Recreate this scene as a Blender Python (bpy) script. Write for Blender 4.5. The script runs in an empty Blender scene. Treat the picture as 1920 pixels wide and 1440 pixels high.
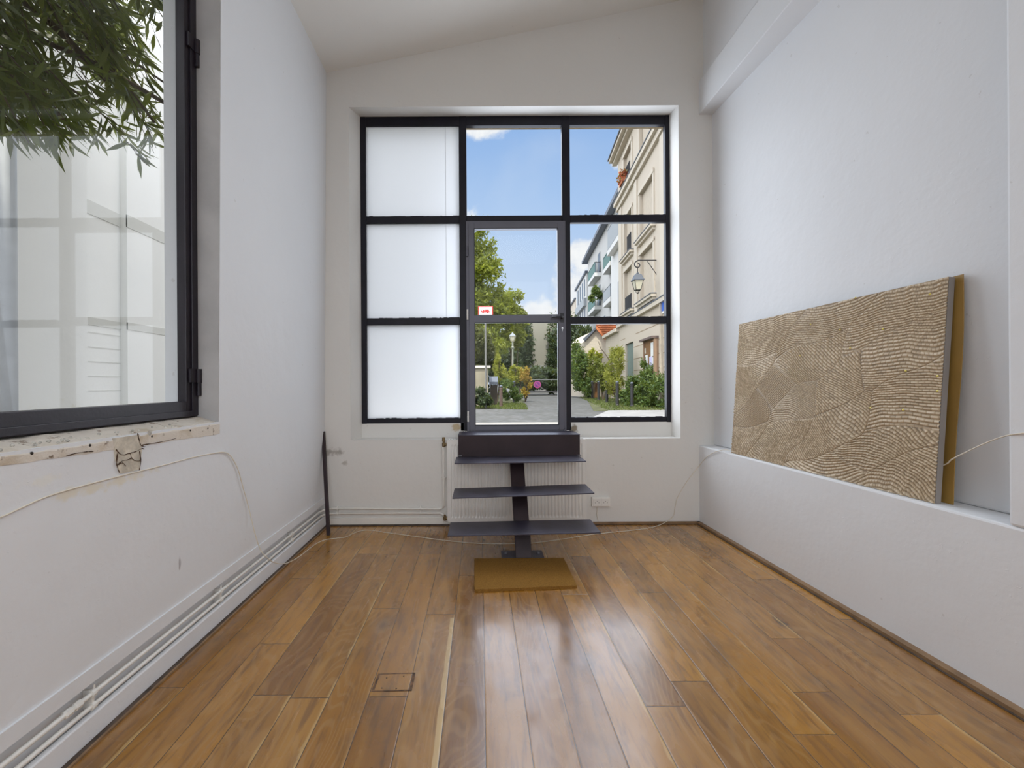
import bpy, math, random
import numpy as np
from mathutils import Vector, Matrix
S = bpy.context.scene
COL = S.collection
PI = math.pi

# ------------------------------------------------------------------ camera
F, CX, CY, CAMZ, ROLL = 800.0, 900.0, 720.0, 1.35, 0.006
cam_d = bpy.data.cameras.new('camera'); cam = bpy.data.objects.new('camera', cam_d); COL.objects.link(cam)
cam_d.sensor_fit = 'HORIZONTAL'; cam_d.sensor_width = 36.0; cam_d.lens = 36.0 * F / 1920.0
cam_d.shift_x = (960 - CX) / 1920.0; cam_d.clip_start = 0.05; cam_d.clip_end = 500
ca, sa = math.cos(ROLL), math.sin(ROLL)
cam.matrix_world = Matrix(((ca, sa, 0, 0), (0, 0, -1, 0), (-sa, ca, 0, CAMZ), (0, 0, 0, 1)))
S.camera = cam

def uv(x, y):
    u, v = x - CX, y - CY
    return u - v * ROLL, v + u * ROLL
def PY(x, y, Y):            # pixel of the photograph -> point on the plane at distance Y
    u, v = uv(x, y); return (u * Y / F, Y, CAMZ - v * Y / F)
def PX(x, y, X):
    u, v = uv(x, y); Y = X * F / u; return (X, Y, CAMZ - v * Y / F)
def PZ(x, y, Z):
    u, v = uv(x, y); Y = (CAMZ - Z) * F / v; return (u * Y / F, Y, Z)

# ------------------------------------------------------------------ node helpers
class NT:
    def __init__(s, tree): s.t = tree; s.n = tree.nodes; s.l = tree.links
    def node(s, typ, **kw):
        n = s.n.new(typ)
        for k, v in kw.items(): setattr(n, k, v)
        return n
    def put(s, sock, v):
        if hasattr(v, 'is_output'): s.l.new(v, sock)
        elif v is not None: sock.default_value = v
    def m(s, op, a, b=None, c=None, clamp=False):
        n = s.node('ShaderNodeMath', operation=op, use_clamp=clamp)
        s.put(n.inputs[0], a); s.put(n.inputs[1], b); s.put(n.inputs[2], c); return n.outputs[0]
    def v(s, op, a, b=None, sc=None):
        n = s.node('ShaderNodeVectorMath', operation=op)
        s.put(n.inputs[0], a); s.put(n.inputs[1], b)
        if sc is not None: s.put(n.inputs[3], sc)
        return n.outputs['Value'] if op in ('DOT_PRODUCT', 'LENGTH', 'DISTANCE') else n.outputs[0]
    def sep(s, a):
        n = s.node('ShaderNodeSeparateXYZ'); s.put(n.inputs[0], a); return n.outputs
    def comb(s, x, y, z):
        n = s.node('ShaderNodeCombineXYZ'); s.put(n.inputs[0], x); s.put(n.inputs[1], y); s.put(n.inputs[2], z); return n.outputs[0]
    def noise(s, vec, scale=5, detail=3, rough=.5, dist=0):
        n = s.node('ShaderNodeTexNoise'); s.put(n.inputs['Vector'], vec)
        n.inputs['Scale'].default_value = scale; n.inputs['Detail'].default_value = detail
        n.inputs['Roughness'].default_value = rough; n.inputs['Distortion'].default_value = dist
        return n.outputs[0]
    def white(s, vec):
        n = s.node('ShaderNodeTexWhiteNoise', noise_dimensions='3D'); s.put(n.inputs['Vector'], vec); return n.outputs[0]
    def ramp(s, fac, stops, interp='LINEAR'):
        n = s.node('ShaderNodeValToRGB'); s.put(n.inputs[0], fac); e = n.color_ramp.elements; n.color_ramp.interpolation = interp
        while len(e) < len(stops): e.new(0.5)
        for el, (p, c) in zip(e, stops):
            el.position = p; el.color = (c[0], c[1], c[2], 1) if hasattr(c, '__len__') else (c, c, c, 1)
        return n.outputs[0]
    def mix(s, fac, a, b, blend='MIX'):
        n = s.node('ShaderNodeMix', data_type='RGBA', blend_type=blend)
        s.put(n.inputs[0], fac)
        for k, q in ((6, a), (7, b)):
            if isinstance(q, (tuple, list)): q = (q[0], q[1], q[2], 1)
            s.put(n.inputs[k], q)
        return n.outputs[2]
    def sstep(s, v, a, b):
        n = s.node('ShaderNodeMapRange', interpolation_type='SMOOTHSTEP'); s.put(n.inputs[0], v)
        n.inputs[1].default_value = a; n.inputs[2].default_value = b; return n.outputs[0]
    def obj(s): return s.node('ShaderNodeTexCoord').outputs['Object']
    def geo(s): return s.node('ShaderNodeNewGeometry').outputs['Position']

# ------------------------------------------------------------------ sky (world)
W = bpy.data.worlds.new('sky'); S.world = W; W.use_nodes = True
t = NT(W.node_tree); t.n.clear()
d = t.node('ShaderNodeTexCoord').outputs['Generated']
dx, dy, dz = t.sep(d)[:3]
iy = t.m('DIVIDE', 1.0, t.m('MAXIMUM', dy, 0.05))
px, pz = t.m('MULTIPLY', dx, iy), t.m('MULTIPLY', dz, iy)
pvec = t.comb(px, 0.0, pz)
nz = t.noise(pvec, 9, 6, .6, .3); nz2 = t.noise(pvec, 28, 5, .6)
rag = t.m('ADD', t.m('MULTIPLY', t.m('SUBTRACT', nz, .5), 1.9), t.m('MULTIPLY', t.m('SUBTRACT', nz2, .5), .7))
cl = None
for (cx, cz, rx, rz) in ((.012, .600, .060, .030), (.155, .15, .10, .058), (.255, .30, .050, .036), (.215, .19, .05, .09), (.325, .52, .018, .022), (.30, .36, .02, .03), (-.35, .35, .3, .12)):
    e = t.v('LENGTH', t.comb(t.m('DIVIDE', t.m('SUBTRACT', px, cx), rx), 0.0, t.m('DIVIDE', t.m('SUBTRACT', pz, cz), rz)))
    k = t.sstep(t.m('ADD', t.m('SUBTRACT', 1.0, e), rag), -.20, .35)
    cl = k if cl is None else t.m('MAXIMUM', cl, k)
blue = t.ramp(t.m('MULTIPLY', pz, 1.3), [(0.0, (.68, .79, .92)), (.25, (.60, .73, .93)), (.55, (.42, .60, .90)), (.85, (.27, .46, .82)), (1, (.25, .43, .80))])
wisp = t.m('MULTIPLY', t.sstep(t.noise(pvec, 2.5, 4, .5, .5), .4, .75), .25)
sky_view = t.mix(cl, t.mix(wisp, blue, (.75, .82, .92)), t.mix(t.sstep(nz2, .3, .7), (.86, .88, .93), (1.0, 1.0, 1.0)))
vd = Vector((.09, 1, .30)).normalized()
cone = t.sstep(t.v('DOT_PRODUCT', d, tuple(vd)), .82, .915)
fill_sky = t.mix(t.noise(d, 2.2, 3), (2.0, 2.12, 2.4), (3.2, 3.2, 3.25))        # unseen rest of the sky, brightened to fill street and room
skyc = t.mix(cone, fill_sky, sky_view)
skyc = t.mix(t.sstep(dz, -.02, .01), (.30, .29, .27), skyc)
bg = t.node('ShaderNodeBackground'); t.put(bg.inputs[0], skyc); bg.inputs[1].default_value = 1.0
t.l.new(bg.outputs[0], t.node('ShaderNodeOutputWorld').inputs[0])
W.cycles.sampling_method = 'MANUAL'; W.cycles.sample_map_resolution = 1024

# ------------------------------------------------------------------ sun, daylight at the street window, added room fills, exposure
sun_d = bpy.data.lights.new('sun', 'SUN'); sun_d.energy = 3.2; sun_d.angle = math.radians(1.2); sun_d.color = (1, .93, .78)
sun = bpy.data.objects.new('sun', sun_d); COL.objects.link(sun)
sun.rotation_euler = Vector((.10, .55, -.80)).to_track_quat('-Z', 'Y').to_euler()
def area(name, loc, direction, sx, sy, power, color):
    l = bpy.data.lights.new(name, 'AREA'); l.shape = 'RECTANGLE'; l.size = sx; l.size_y = sy; l.energy = power; l.color = color
    o = bpy.data.objects.new(name, l); COL.objects.link(o); o.location = loc
    o.rotation_euler = Vector(direction).to_track_quat('-Z', 'Y').to_euler(); return o
area('fill_rear', (.35, -3.45, 2.5), (0, 1, -.05), 3.2, 3.4, 22, (.82, .91, 1.0))  # fill light added at the unseen rear end to brighten the room
area('fill_ceiling', (.35, -1.3, 4.42), (0, .0, -1), 2.6, 2.2, 46, (.90, .95, 1.0))  # fill lamp added under the closed ceiling to brighten the room
area('daylight_street_window', (.90, 4.56, 2.50), (0, -1, -.10), 1.9, 2.9, 58, (.80, .87, 1.0))
S.view_settings.view_transform = 'Standard'; S.view_settings.look = 'None'
S.view_settings.gamma = 1.0; S.view_settings.use_curve_mapping = False
S.view_settings.exposure = 0.0
S.cycles.max_bounces = 12; S.cycles.diffuse_bounces = 6; S.cycles.transparent_max_bounces = 16
S.cycles.use_denoising = True; S.cycles.sample_clamp_indirect = 8; S.cycles.caustics_reflective = False; S.cycles.caustics_refractive = False

# ------------------------------------------------------------------ mesh and object helpers
class MB:
    def __init__(s): s.v = []; s.f = []
    def add(s, vs, fs):
        b = len(s.v); s.v += [tuple(p) for p in vs]; s.f += [tuple(b + i for i in f) for f in fs]; return s
    def box(s, x0, x1, y0, y1, z0, z1):
        return s.hexa([(x0, y0, z0), (x1, y0, z0), (x1, y1, z0), (x0, y1, z0)], [(x0, y0, z1), (x1, y0, z1), (x1, y1, z1), (x0, y1, z1)])
    def hexa(s, lo, hi):
        return s.add(list(lo) + list(hi), [(3, 2, 1, 0), (4, 5, 6, 7), (0, 1, 5, 4), (1, 2, 6, 5), (2, 3, 7, 6), (3, 0, 4, 7)])
    def prism(s, poly, fn, a, b):     # poly of (p,q); fn(p,q,w) -> xyz
        n = len(poly); s.add([fn(p, q, a) for p, q in poly] + [fn(p, q, b) for p, q in poly],
                             [tuple(range(n))[::-1], tuple(range(n, 2 * n))] + [(i, (i + 1) % n, n + (i + 1) % n, n + i) for i in range(n)]); return s
    def tube(s, pts, r, n=10, cap=True):
        pts = [Vector(p) for p in pts]; m = len(pts); rr = r if hasattr(r, '__len__') else [r] * m
        vs = []; up = None
        for i, p in enumerate(pts):
            tg = (pts[min(i + 1, m - 1)] - pts[max(i - 1, 0)]).normalized()
            if up is None: up = Vector((0, 0, 1)) if abs(tg.z) < .9 else Vector((1, 0, 0))
            sd = tg.cross(up); sd = sd.normalized() if sd.length > 1e-6 else Vector((1, 0, 0)); up = sd.cross(tg).normalized()
            vs += [p + (sd * math.cos(2 * PI * k / n) + up * math.sin(2 * PI * k / n)) * rr[i] for k in range(n)]
        fs = [(i * n + k, i * n + (k + 1) % n, (i + 1) * n + (k + 1) % n, (i + 1) * n + k) for i in range(m - 1) for k in range(n)]
        if cap: fs += [tuple(range(n))[::-1], tuple(range((m - 1) * n, m * n))]
        return s.add(vs, fs)
    def lathe(s, c, prof, n=16, axis='z', ph=0):
        vs = []
        for (r, h) in prof:
            for k in range(n):
                a = 2 * PI * k / n + ph; p = (r * math.cos(a), r * math.sin(a), h)
                if axis == 'y': p = (p[0], p[2], p[1])
                if axis == 'x': p = (p[2], p[0], p[1])
                vs.append((c[0] + p[0], c[1] + p[1], c[2] + p[2]))
        m = len(prof)
        fs = [(i * n + k, i * n + (k + 1) % n, (i + 1) * n + (k + 1) % n, (i + 1) * n + k) for i in range(m - 1) for k in range(n)]
        fs += [tuple(range(n))[::-1], tuple(range((m - 1) * n, m * n))]
        return s.add(vs, fs)
def wloc(o):
    p = Vector(o.location)
    return p + wloc(o.parent) if o.parent else p
def obj(name, mb, mat, parent=None, bevel=0, smooth=False, loc=None, mats=None):
    off = wloc(parent) if parent else Vector((0, 0, 0))
    me = bpy.data.meshes.new(name)
    L = Vector(loc) if loc is not None else off
    me.from_pydata([(p[0] - L.x, p[1] - L.y, p[2] - L.z) for p in mb.v], [], mb.f); me.validate()
    me.materials.append(mat)
    import bmesh
    bm = bmesh.new(); bm.from_mesh(me); bmesh.ops.recalc_face_normals(bm, faces=bm.faces); bm.to_mesh(me); bm.free()
    if smooth: me.shade_smooth() if hasattr(me, 'shade_smooth') else [setattr(p, 'use_smooth', True) for p in me.polygons]
    o = bpy.data.objects.new(name, me); COL.objects.link(o)
    if parent: o.parent = parent
    o.location = L - off
    if bevel:
        b = o.modifiers.new('bevel', 'BEVEL'); b.width = bevel; b.segments = 2; b.limit_method = 'ANGLE'; b.angle_limit = .6
    return o
def tag(o, label, cat, group=None, kind=None):
    o['label'] = label; o['category'] = cat
    if group: o['group'] = group
    if kind: o['kind'] = kind
    return o
def thing(name, label, cat, loc, group=None):
    o = bpy.data.objects.new(name, None); o.empty_display_size = .1; COL.objects.link(o); o.location = loc
    return tag(o, label, cat, group)
def struct(name, mb, mat, parent=None, **k):
    o = obj(name, mb, mat, parent, **k)
    if not parent: o['kind'] = 'structure'
    return o
def copy_tree(o, parent=None):
    c = o.copy(); COL.objects.link(c)
    if parent: c.parent = parent
    for ch in list(o.children): copy_tree(ch, c)
    return c
def smooth_path(pts, n=8):
    P = [Vector(p) for p in pts]; P = [P[0] * 2 - P[1]] + P + [P[-1] * 2 - P[-2]]; out = []
    for i in range(1, len(P) - 2):
        for k in range(n):
            u = k / n; a, b, c, e = P[i - 1], P[i], P[i + 1], P[i + 2]
            out.append(.5 * ((2 * b) + (c - a) * u + (2 * a - 5 * b + 4 * c - e) * u * u + (3 * b - a - 3 * c + e) * u ** 3))
    out.append(P[-2]); return out

# ------------------------------------------------------------------ materials
def mat(name):
    m = bpy.data.materials.new(name); m.use_nodes = True; t = NT(m.node_tree); t.n.clear()
    b = t.node('ShaderNodeBsdfPrincipled'); o = t.node('ShaderNodeOutputMaterial'); t.l.new(b.outputs[0], o.inputs[0]); return m, t, b, o
def bump(t, b, h, strength=.3, dist=.01):
    n = t.node('ShaderNodeBump'); n.inputs['Strength'].default_value = strength; n.inputs['Distance'].default_value = dist
    t.put(n.inputs['Height'], h); t.l.new(n.outputs[0], b.inputs['Normal'])
def simple(name, c, rough=.5, metal=0, var=.08, scale=8, bs=0, bscale=60, spec=.5, coat=0):
    m, t, b, o = mat(name); g = t.geo()
    n = t.noise(g, scale, 4)
    lo = tuple(x * (1 - var) for x in c); hi = tuple(min(1, x * (1 + var)) for x in c)
    t.put(b.inputs['Base Color'], t.ramp(n, [(.3, lo), (.7, hi)]))
    b.inputs['Roughness'].default_value = rough; b.inputs['Metallic'].default_value = metal; b.inputs['Specular IOR Level'].default_value = spec
    b.inputs['Coat Weight'].default_value = coat
    if bs: bump(t, b, t.noise(g, bscale, 4), bs, .004)
    return m
def plaster(name, c, stains=(), bs=.35, coarse=1.0):
    m, t, b, o = mat(name); g = t.geo()
    n = t.noise(g, 1.3, 4); col = t.ramp(n, [(.3, tuple(x * .975 for x in c)), (.7, c)])
    for (sx, sy, sz, r, sc, amt) in stains:
        dd = t.v('LENGTH', t.v('DIVIDE', t.v('SUBTRACT', g, (sx, sy, sz)), r))
        k = t.m('MULTIPLY', t.sstep(t.m('ADD', t.m('SUBTRACT', 1.0, dd), t.m('MULTIPLY', t.m('SUBTRACT', t.noise(g, 14, 5, .65), .5), 2.6)), .15, .85), amt)
        col = t.mix(k, col, sc)
    # thinly scattered chips and scuffs
    ch = t.sstep(t.noise(g, 26, 2, .4), .765, .79); col = t.mix(t.m('MULTIPLY', ch, .25), col, (.42, .38, .33))
    t.put(b.inputs['Base Color'], col); b.inputs['Roughness'].default_value = .62; b.inputs['Specular IOR Level'].default_value = .25
    h = t.m('ADD', t.m('MULTIPLY', t.noise(g, 5 * coarse, 3), 1.6), t.m('ADD', t.m('MULTIPLY', t.noise(g, 55, 3), .12), t.m('MULTIPLY', t.sstep(t.noise(g, 30, 4, .7), .62, .80), .22)))
    bump(t, b, h, bs, .012); return m
WHITE = (.80, .795, .78)
M = {}
M['wall'] = plaster('white_plaster', (.775, .785, .80))
M['wall_back'] = plaster('white_plaster_scuffed', (.75, .735, .70), stains=[
    (-1.41, 4.1, .70, (.13, .2, .06), (.30, .27, .23), .75), (-1.30, 4.1, .60, (.06, .2, .035), (.36, .33, .28), .6),
    (-.22, 4.28, .915, (.14, .2, .05), (.50, .37, .20), .85), (-.165, 4.28, .90, (.06, .2, .09), (.12, .085, .05), .9), (.925, 4.28, .89, (.06, .2, .09), (.20, .15, .09), .9)])
M['wall_left'] = plaster('white_plaster_worn', (.765, .78, .80), stains=[
    (-1.5, 1.70, .96, (.2, .30, .035), (.74, .66, .48), .6), (-1.5, 1.46, 1.03, (.2, .1, .03), (.80, .78, .70), .5),
    (-1.5, 2.12, .46, (.2, .012, .04), (.35, .32, .32), .8)], bs=.42)
M['ceiling'] = plaster('ceiling_paint', (.80, .785, .745), bs=.08)
M['pipe'] = simple('painted_pipe', (.78, .76, .71), .35, var=.05)
M['radiator'] = simple('radiator_enamel', (.80, .785, .75), .35, var=.03)
M['steel'] = simple('dark_waxed_steel', (.055, .050, .072), .38, .35, .3, 7, .12, 90)
M['steel_face'] = simple('brown_steel', (.034, .021, .024), .5, .2, .25, 5, .1, 90, spec=.35)
M['frame'] = simple('black_window_paint', (.006, .005, .011), .45, 0, .3, 10, .15, 70, spec=.3)
M['frame_left'] = simple('plum_black_paint', (.010, .006, .012), .40, 0, .3, 10, .15, 70)
M['door_grey'] = simple('grey_aluminium', (.115, .115, .140), .42, .2, .06, 6)
M['black'] = simple('matt_black', (.01, .01, .013), .4)
M['chrome'] = simple('chrome', (.7, .7, .7), .2, 1)
M['zinc_bolt'] = simple('dull_bolt', (.22, .22, .24), .5, .6)
M['brass'] = simple('aged_brass', (.20, .14, .07), .5, .6, .4, 60)
M['plastic'] = simple('white_plastic', (.80, .78, .74), .35, var=.02)
M['cable'] = simple('cream_cable', (.72, .66, .55), .4, var=.04)
M['hole'] = simple('dark_hole', (.03, .025, .02), .9)
M['cardboard'] = simple('ochre_hardboard', (.34, .205, .05), .55, 0, .12, 3, .1, 60)
M['board_edge'] = simple('grey_tray_frame', (.27, .245, .225), .5, 0, .08, 5)
M['wood_trim'] = simple('floor_edge_wood', (.25, .15, .075), .5, 0, .25, 14, .2, 40)
M['dirt'] = simple('dark_expansion_gap', (.085, .060, .045), .8, 0, .35, 20, .3, 40)
M['putty'] = simple('broken_plaster', (.60, .545, .45), .85, 0, .25, 25, .8, 60)
M['rubble'] = simple('grey_mortar', (.50, .48, .43), .95, 0, .35, 40, 1, 90)
M['rust'] = simple('rusty_crack', (.06, .03, .015), .9, 0, .4, 40)
M['courtyard'] = plaster('courtyard_render', (.84, .84, .81), stains=[(-3.9, 4.2, .8, (.6, 1.6, .45), (.62, .57, .40), .35)], bs=.2)
M['courtyard_grey'] = plaster('courtyard_grey_render', (.66, .66, .62), bs=.2)

# raw sill strip: paint worn to wood and mortar
m, t, b, o = mat('worn_sill'); g = t.geo(); n1 = t.noise(g, 22, 5, .6); n2 = t.noise(g, 6, 3)
col = t.mix(t.sstep(n2, .50, .72), (.70, .64, .56), (.50, .40, .27)); col = t.mix(t.sstep(n1, .60, .70), col, (.20, .14, .09))
t.put(b.inputs['Base Color'], col); b.inputs['Roughness'].default_value = .75; bump(t, b, n1, .7, .01); M['sill_raw'] = m

# glass: thin clear pane
def glass(name, tint=(.97, .98, .98), refl=1.0):
    m, t, b, o = mat(name); t.n.remove(b)
    tr = t.node('ShaderNodeBsdfTransparent'); tr.inputs[0].default_value = (*tint, 1)
    gl = t.node('ShaderNodeBsdfGlossy'); gl.inputs['Roughness'].default_value = .01
    lw_ = t.node('ShaderNodeLayerWeight'); lw_.inputs[0].default_value = .5
    fr = t.m('ADD', .04, t.m('MULTIPLY', .96, t.m('POWER', lw_.outputs['Facing'], 5.0)))
    mx = t.node('ShaderNodeMixShader'); t.put(mx.inputs[0], t.m('MULTIPLY', fr, refl)); t.l.new(tr.outputs[0], mx.inputs[1]); t.l.new(gl.outputs[0], mx.inputs[2])
    t.l.new(mx.outputs[0], o.inputs[0]); return m
M['glass'] = glass('clear_glass', refl=.12)
M['glass_dusty'] = glass('courtyard_glass', (.965, .97, .97), .42)
m, t, b, o = mat('frosted_film'); t.n.remove(b)
tl = t.node('ShaderNodeBsdfTranslucent'); tl.inputs[0].default_value = (.93, .95, .97, 1)
df = t.node('ShaderNodeBsdfDiffuse'); df.inputs[0].default_value = (.88, .89, .92, 1)
mx = t.node('ShaderNodeMixShader'); mx.inputs[0].default_value = .08; t.l.new(tl.outputs[0], mx.inputs[1]); t.l.new(df.outputs[0], mx.inputs[2]); t.l.new(mx.outputs[0], o.inputs[0])
M['frosted'] = m

# oak floor
m, t, b, o = mat('oak_planks'); g = t.geo(); gx, gy, gz = t.sep(g)[:3]
PW, PH = .168, .0128
row = t.m('FLOOR', t.m('DIVIDE', t.m('SUBTRACT', gx, PH), PW)); fx = t.m('FRACT', t.m('DIVIDE', t.m('SUBTRACT', gx, PH), PW))
off = t.m('MULTIPLY', t.white(t.comb(row, 3.0, 0.0)), 1.9); yy = t.m('DIVIDE', t.m('ADD', gy, t.m('ADD', off, 20.0)), 1.55)
seg = t.m('FLOOR', yy); fy = t.m('FRACT', yy)
pid = t.comb(row, seg, 5.0); rnd = t.white(pid); rnd2 = t.white(t.comb(seg, row, 9.0))
gv = t.comb(t.m('ADD', t.m('MULTIPLY', gx, 1.0), t.m('MULTIPLY', rnd, 13.0)), t.m('ADD', t.m('MULTIPLY', gy, .11), t.m('MULTIPLY', rnd2, 7.0)), 0.0)
grain = t.noise(gv, 34, 6, .62, .5); soft = t.noise(gv, 6.5, 3, .5, 1.2)
rings = t.m('ABSOLUTE', t.m('SINE', t.m('MULTIPLY', t.noise(t.comb(t.m('ADD', gx, t.m('MULTIPLY', rnd, 31.0)), t.m('MULTIPLY', gy, .30), rnd2), 3.2, 2, .4, .3), 75.0)))
cA = t.mix(rnd, (.24, .097, .009), (.45, .205, .022))
cA = t.mix(t.m('MULTIPLY', t.sstep(rnd2, .55, 1.0), .5), cA, (.17, .075, .018))
col = t.mix(t.m('MULTIPLY', t.sstep(soft, .35, .7), .55), cA, (.44, .22, .042))
col = t.mix(t.m('MULTIPLY', t.sstep(grain, .46, .70), .62), col, (.13, .055, .012))
col = t.mix(t.m('MULTIPLY', t.sstep(rings, .75, 1.0), t.m('MULTIPLY', t.sstep(rnd2, .3, .6), .22)), col, (.50, .30, .12))
dirt = t.sstep(t.noise(t.comb(gx, t.m('MULTIPLY', gy, .5), 0.0), 3.0, 5, .65), .50, .72); col = t.mix(t.m('MULTIPLY', dirt, .50), col, (.080, .045, .024))
vor = t.node('ShaderNodeTexVoronoi'); t.put(vor.inputs['Vector'], t.comb(t.m('MULTIPLY', gx, 2.6), t.m('MULTIPLY', gy, 1.25), 0.0)); vor.inputs['Scale'].default_value = 1.0
kn = t.m('SUBTRACT', 1.0, t.sstep(t.m('ADD', vor.outputs['Distance'], t.m('MULTIPLY', t.m('SUBTRACT', t.noise(g, 30, 4), .5), .10)), .055, .125)); col = t.mix(t.m('MULTIPLY', kn, .92), col, (.030, .014, .007))
strk = t.sstep(t.noise(t.comb(t.m('ADD', t.m('MULTIPLY', gx, 1.0), t.m('MULTIPLY', rnd2, 9.0)), t.m('MULTIPLY', gy, .16), rnd), 7.5, 6, .7, .8), .60, .72); col = t.mix(t.m('MULTIPLY', strk, .40), col, (.075, .035, .014))
# pale sapwood edge on one board
sapn = t.m('MULTIPLY', t.m('SUBTRACT', t.noise(g, 7, 3), .5), .014)
sap = t.m('MULTIPLY', t.m('MULTIPLY', t.sstep(t.m('ADD', gx, sapn), -.181, -.177), t.m('SUBTRACT', 1.0, t.sstep(gx, -.160, -.157))), t.m('SUBTRACT', 1.0, t.sstep(gy, 2.46, 2.47)))
col = t.mix(t.m('MULTIPLY', sap, .75), col, (.60, .42, .19))
sp2 = t.m('MULTIPLY', t.sstep(t.m('ADD', fx, t.m('MULTIPLY', t.m('SUBTRACT', t.noise(g, 4, 3), .5), .35)), .93, .99), t.sstep(rnd, .70, .74)); col = t.mix(t.m('MULTIPLY', sp2, .55), col, (.62, .42, .17))
ex = t.m('MULTIPLY', t.m('MINIMUM', fx, t.m('SUBTRACT', 1.0, fx)), PW); ey = t.m('MULTIPLY', t.m('MINIMUM', fy, t.m('SUBTRACT', 1.0, fy)), 1.55)
ed = t.m('MINIMUM', ex, ey); gap = t.m('SUBTRACT', 1.0, t.sstep(ed, .0006, .0024)); col = t.mix(t.m('MULTIPLY', gap, .9), col, (.022, .010, .005))
t.put(b.inputs['Base Color'], col)
t.put(b.inputs['Roughness'], t.m('ADD', .15, t.m('MULTIPLY', t.noise(gv, 20, 4), .20)))
b.inputs['Specular IOR Level'].default_value = .5; b.inputs['Coat Weight'].default_value = .6; b.inputs['Coat IOR'].default_value = 1.6; t.put(b.inputs['Coat Roughness'], t.m('ADD', .08, t.m('MULTIPLY', t.sstep(t.noise(t.comb(t.m('MULTIPLY', gx, 1.6), gy, rnd), 2.4, 4, .6), .35, .65), .26)))
bump(t, b, t.m('ADD', t.m('MULTIPLY', t.sstep(ed, 0.0, .006), 1.0), t.m('ADD', t.m('MULTIPLY', grain, .22), t.m('ADD', t.m('MULTIPLY', rnd, .25), t.m('MULTIPLY', t.noise(g, 9, 2), .5)))), .35, .003)
M['floor'] = m

# coir mat
m, t, b, o = mat('coir'); g = t.geo(); n = t.noise(g, 260, 3); n2 = t.noise(g, 14, 3)
t.put(b.inputs['Base Color'], t.mix(t.sstep(n, .3, .7), (.20, .098, .022), (.34, .175, .040))); b.inputs['Roughness'].default_value = 1.0; b.inputs['Specular IOR Level'].default_value = .1
bump(t, b, n, .8, .006); M['coir'] = m

# relief panel
m, t, b, o = mat('relief_tesserae'); at = t.node('ShaderNodeAttribute', attribute_name='tone'); g = t.geo()
c1 = t.ramp(at.outputs['Fac'], [(0, (.19, .125, .07)), (.30, (.40, .295, .18)), (.6, (.62, .49, .34)), (1, (.84, .73, .57))])
t.put(b.inputs['Base Color'], t.mix(t.m('MULTIPLY', t.noise(g, 3, 3), .5), c1, (.27, .205, .11)))
b.inputs['Roughness'].default_value = .5; bump(t, b, t.noise(g, 150, 3), .4, .003); M['relief'] = m
M['gold'] = simple('gold_fleck', (.75, .62, .14), .3, .5)

# outdoor
def leafmat(name, cols, trans=.35, rough=.5):
    m, t, b, o = mat(name); r = t.node('ShaderNodeNewGeometry').outputs['Random Per Island']
    c = t.ramp(r, [(i / (len(cols) - 1), q) for i, q in enumerate(cols)])
    t.put(b.inputs['Base Color'], c); b.inputs['Roughness'].default_value = rough
    tl = t.node('ShaderNodeBsdfTranslucent'); t.put(tl.inputs[0], t.mix(.5, c, (.55, .62, .08)))
    mx = t.node('ShaderNodeMixShader'); mx.inputs[0].default_value = trans
    t.l.new(b.outputs[0], mx.inputs[1]); t.l.new(tl.outputs[0], mx.inputs[2]); t.l.new(mx.outputs[0], o.inputs[0]); return m
M['leaf_tree'] = leafmat('lime_green_leaves', [(.07, .10, .010), (.17, .21, .018), (.27, .30, .028), (.13, .17, .016)])
M['leaf_dark'] = leafmat('dark_ivy_leaves', [(.015, .030, .012), (.035, .06, .020), (.05, .085, .03)], .15)
M['leaf_green'] = leafmat('green_shrub_leaves', [(.035, .075, .015), (.07, .13, .03), (.13, .19, .045)], .25)
M['leaf_yellow'] = leafmat('yellow_green_leaves', [(.25, .28, .03), (.38, .38, .05), (.20, .25, .03)], .35)
M['leaf_orange'] = leafmat('autumn_leaves', [(.40, .24, .03), (.50, .30, .06), (.38, .34, .05)], .35)
M['leaf_bamboo'] = leafmat('bamboo_leaves', [(.26, .28, .04), (.36, .36, .08), (.18, .22, .04)], .35)
M['leaf_oleander'] = leafmat('oleander_leaves', [(.030, .045, .015), (.05, .07, .022), (.09, .12, .03), (.04, .055, .02)], .30, .4)
M['bark'] = simple('bark', (.10, .075, .05), .9, 0, .3, 12, .6, 40)
M['facade'] = plaster('cream_stucco', (.58, .515, .43), stains=[(6.9, 18, 6.0, (2.0, .8, 4), (.60, .50, .38), .3)], bs=.1)
M['facade_trim'] = plaster('cream_moulding', (.61, .55, .465), bs=.05)
M['groove'] = simple('facade_groove', (.33, .25, .17), .9)
M['shutter'] = simple('beige_shutter', (.52, .455, .37), .7)
M['zinc'] = simple('grey_zinc', (.13, .15, .19), .5, .3)
M['modern'] = plaster('pale_grey_render', (.52, .525, .52), bs=.05)
M['modern_white'] = plaster('white_render', (.64, .65, .65), bs=.05)
M['rail_green'] = simple('green_railing_glass', (.05, .15, .13), .4)
M['rail_grey'] = simple('grey_railing', (.30, .33, .36), .5)
M['iron'] = simple('dark_iron', (.045, .045, .05), .5, .3)
M['win_dark'] = simple('dark_window_glass', (.06, .07, .08), .15)
M['terracotta'] = simple('terracotta_tiles', (.52, .17, .07), .8, 0, .25, 6)
M['stone'] = simple('pale_stone', (.80, .74, .66), .8, 0, .08, 6)
M['concrete'] = simple('concrete_kerb', (.34, .34, .35), .85, 0, .15, 3)
M['endwall'] = plaster('grey_beige_gable', (.33, .32, .27), bs=.05)
M['brownwood'] = simple('brown_board_wood', (.22, .11, .045), .6, 0, .2, 8)
M['paper'] = simple('poster_paper', (.78, .80, .80), .7, 0, .1, 12)
M['paper_violet'] = simple('violet_poster_paper', (.62, .60, .85), .7)
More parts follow.
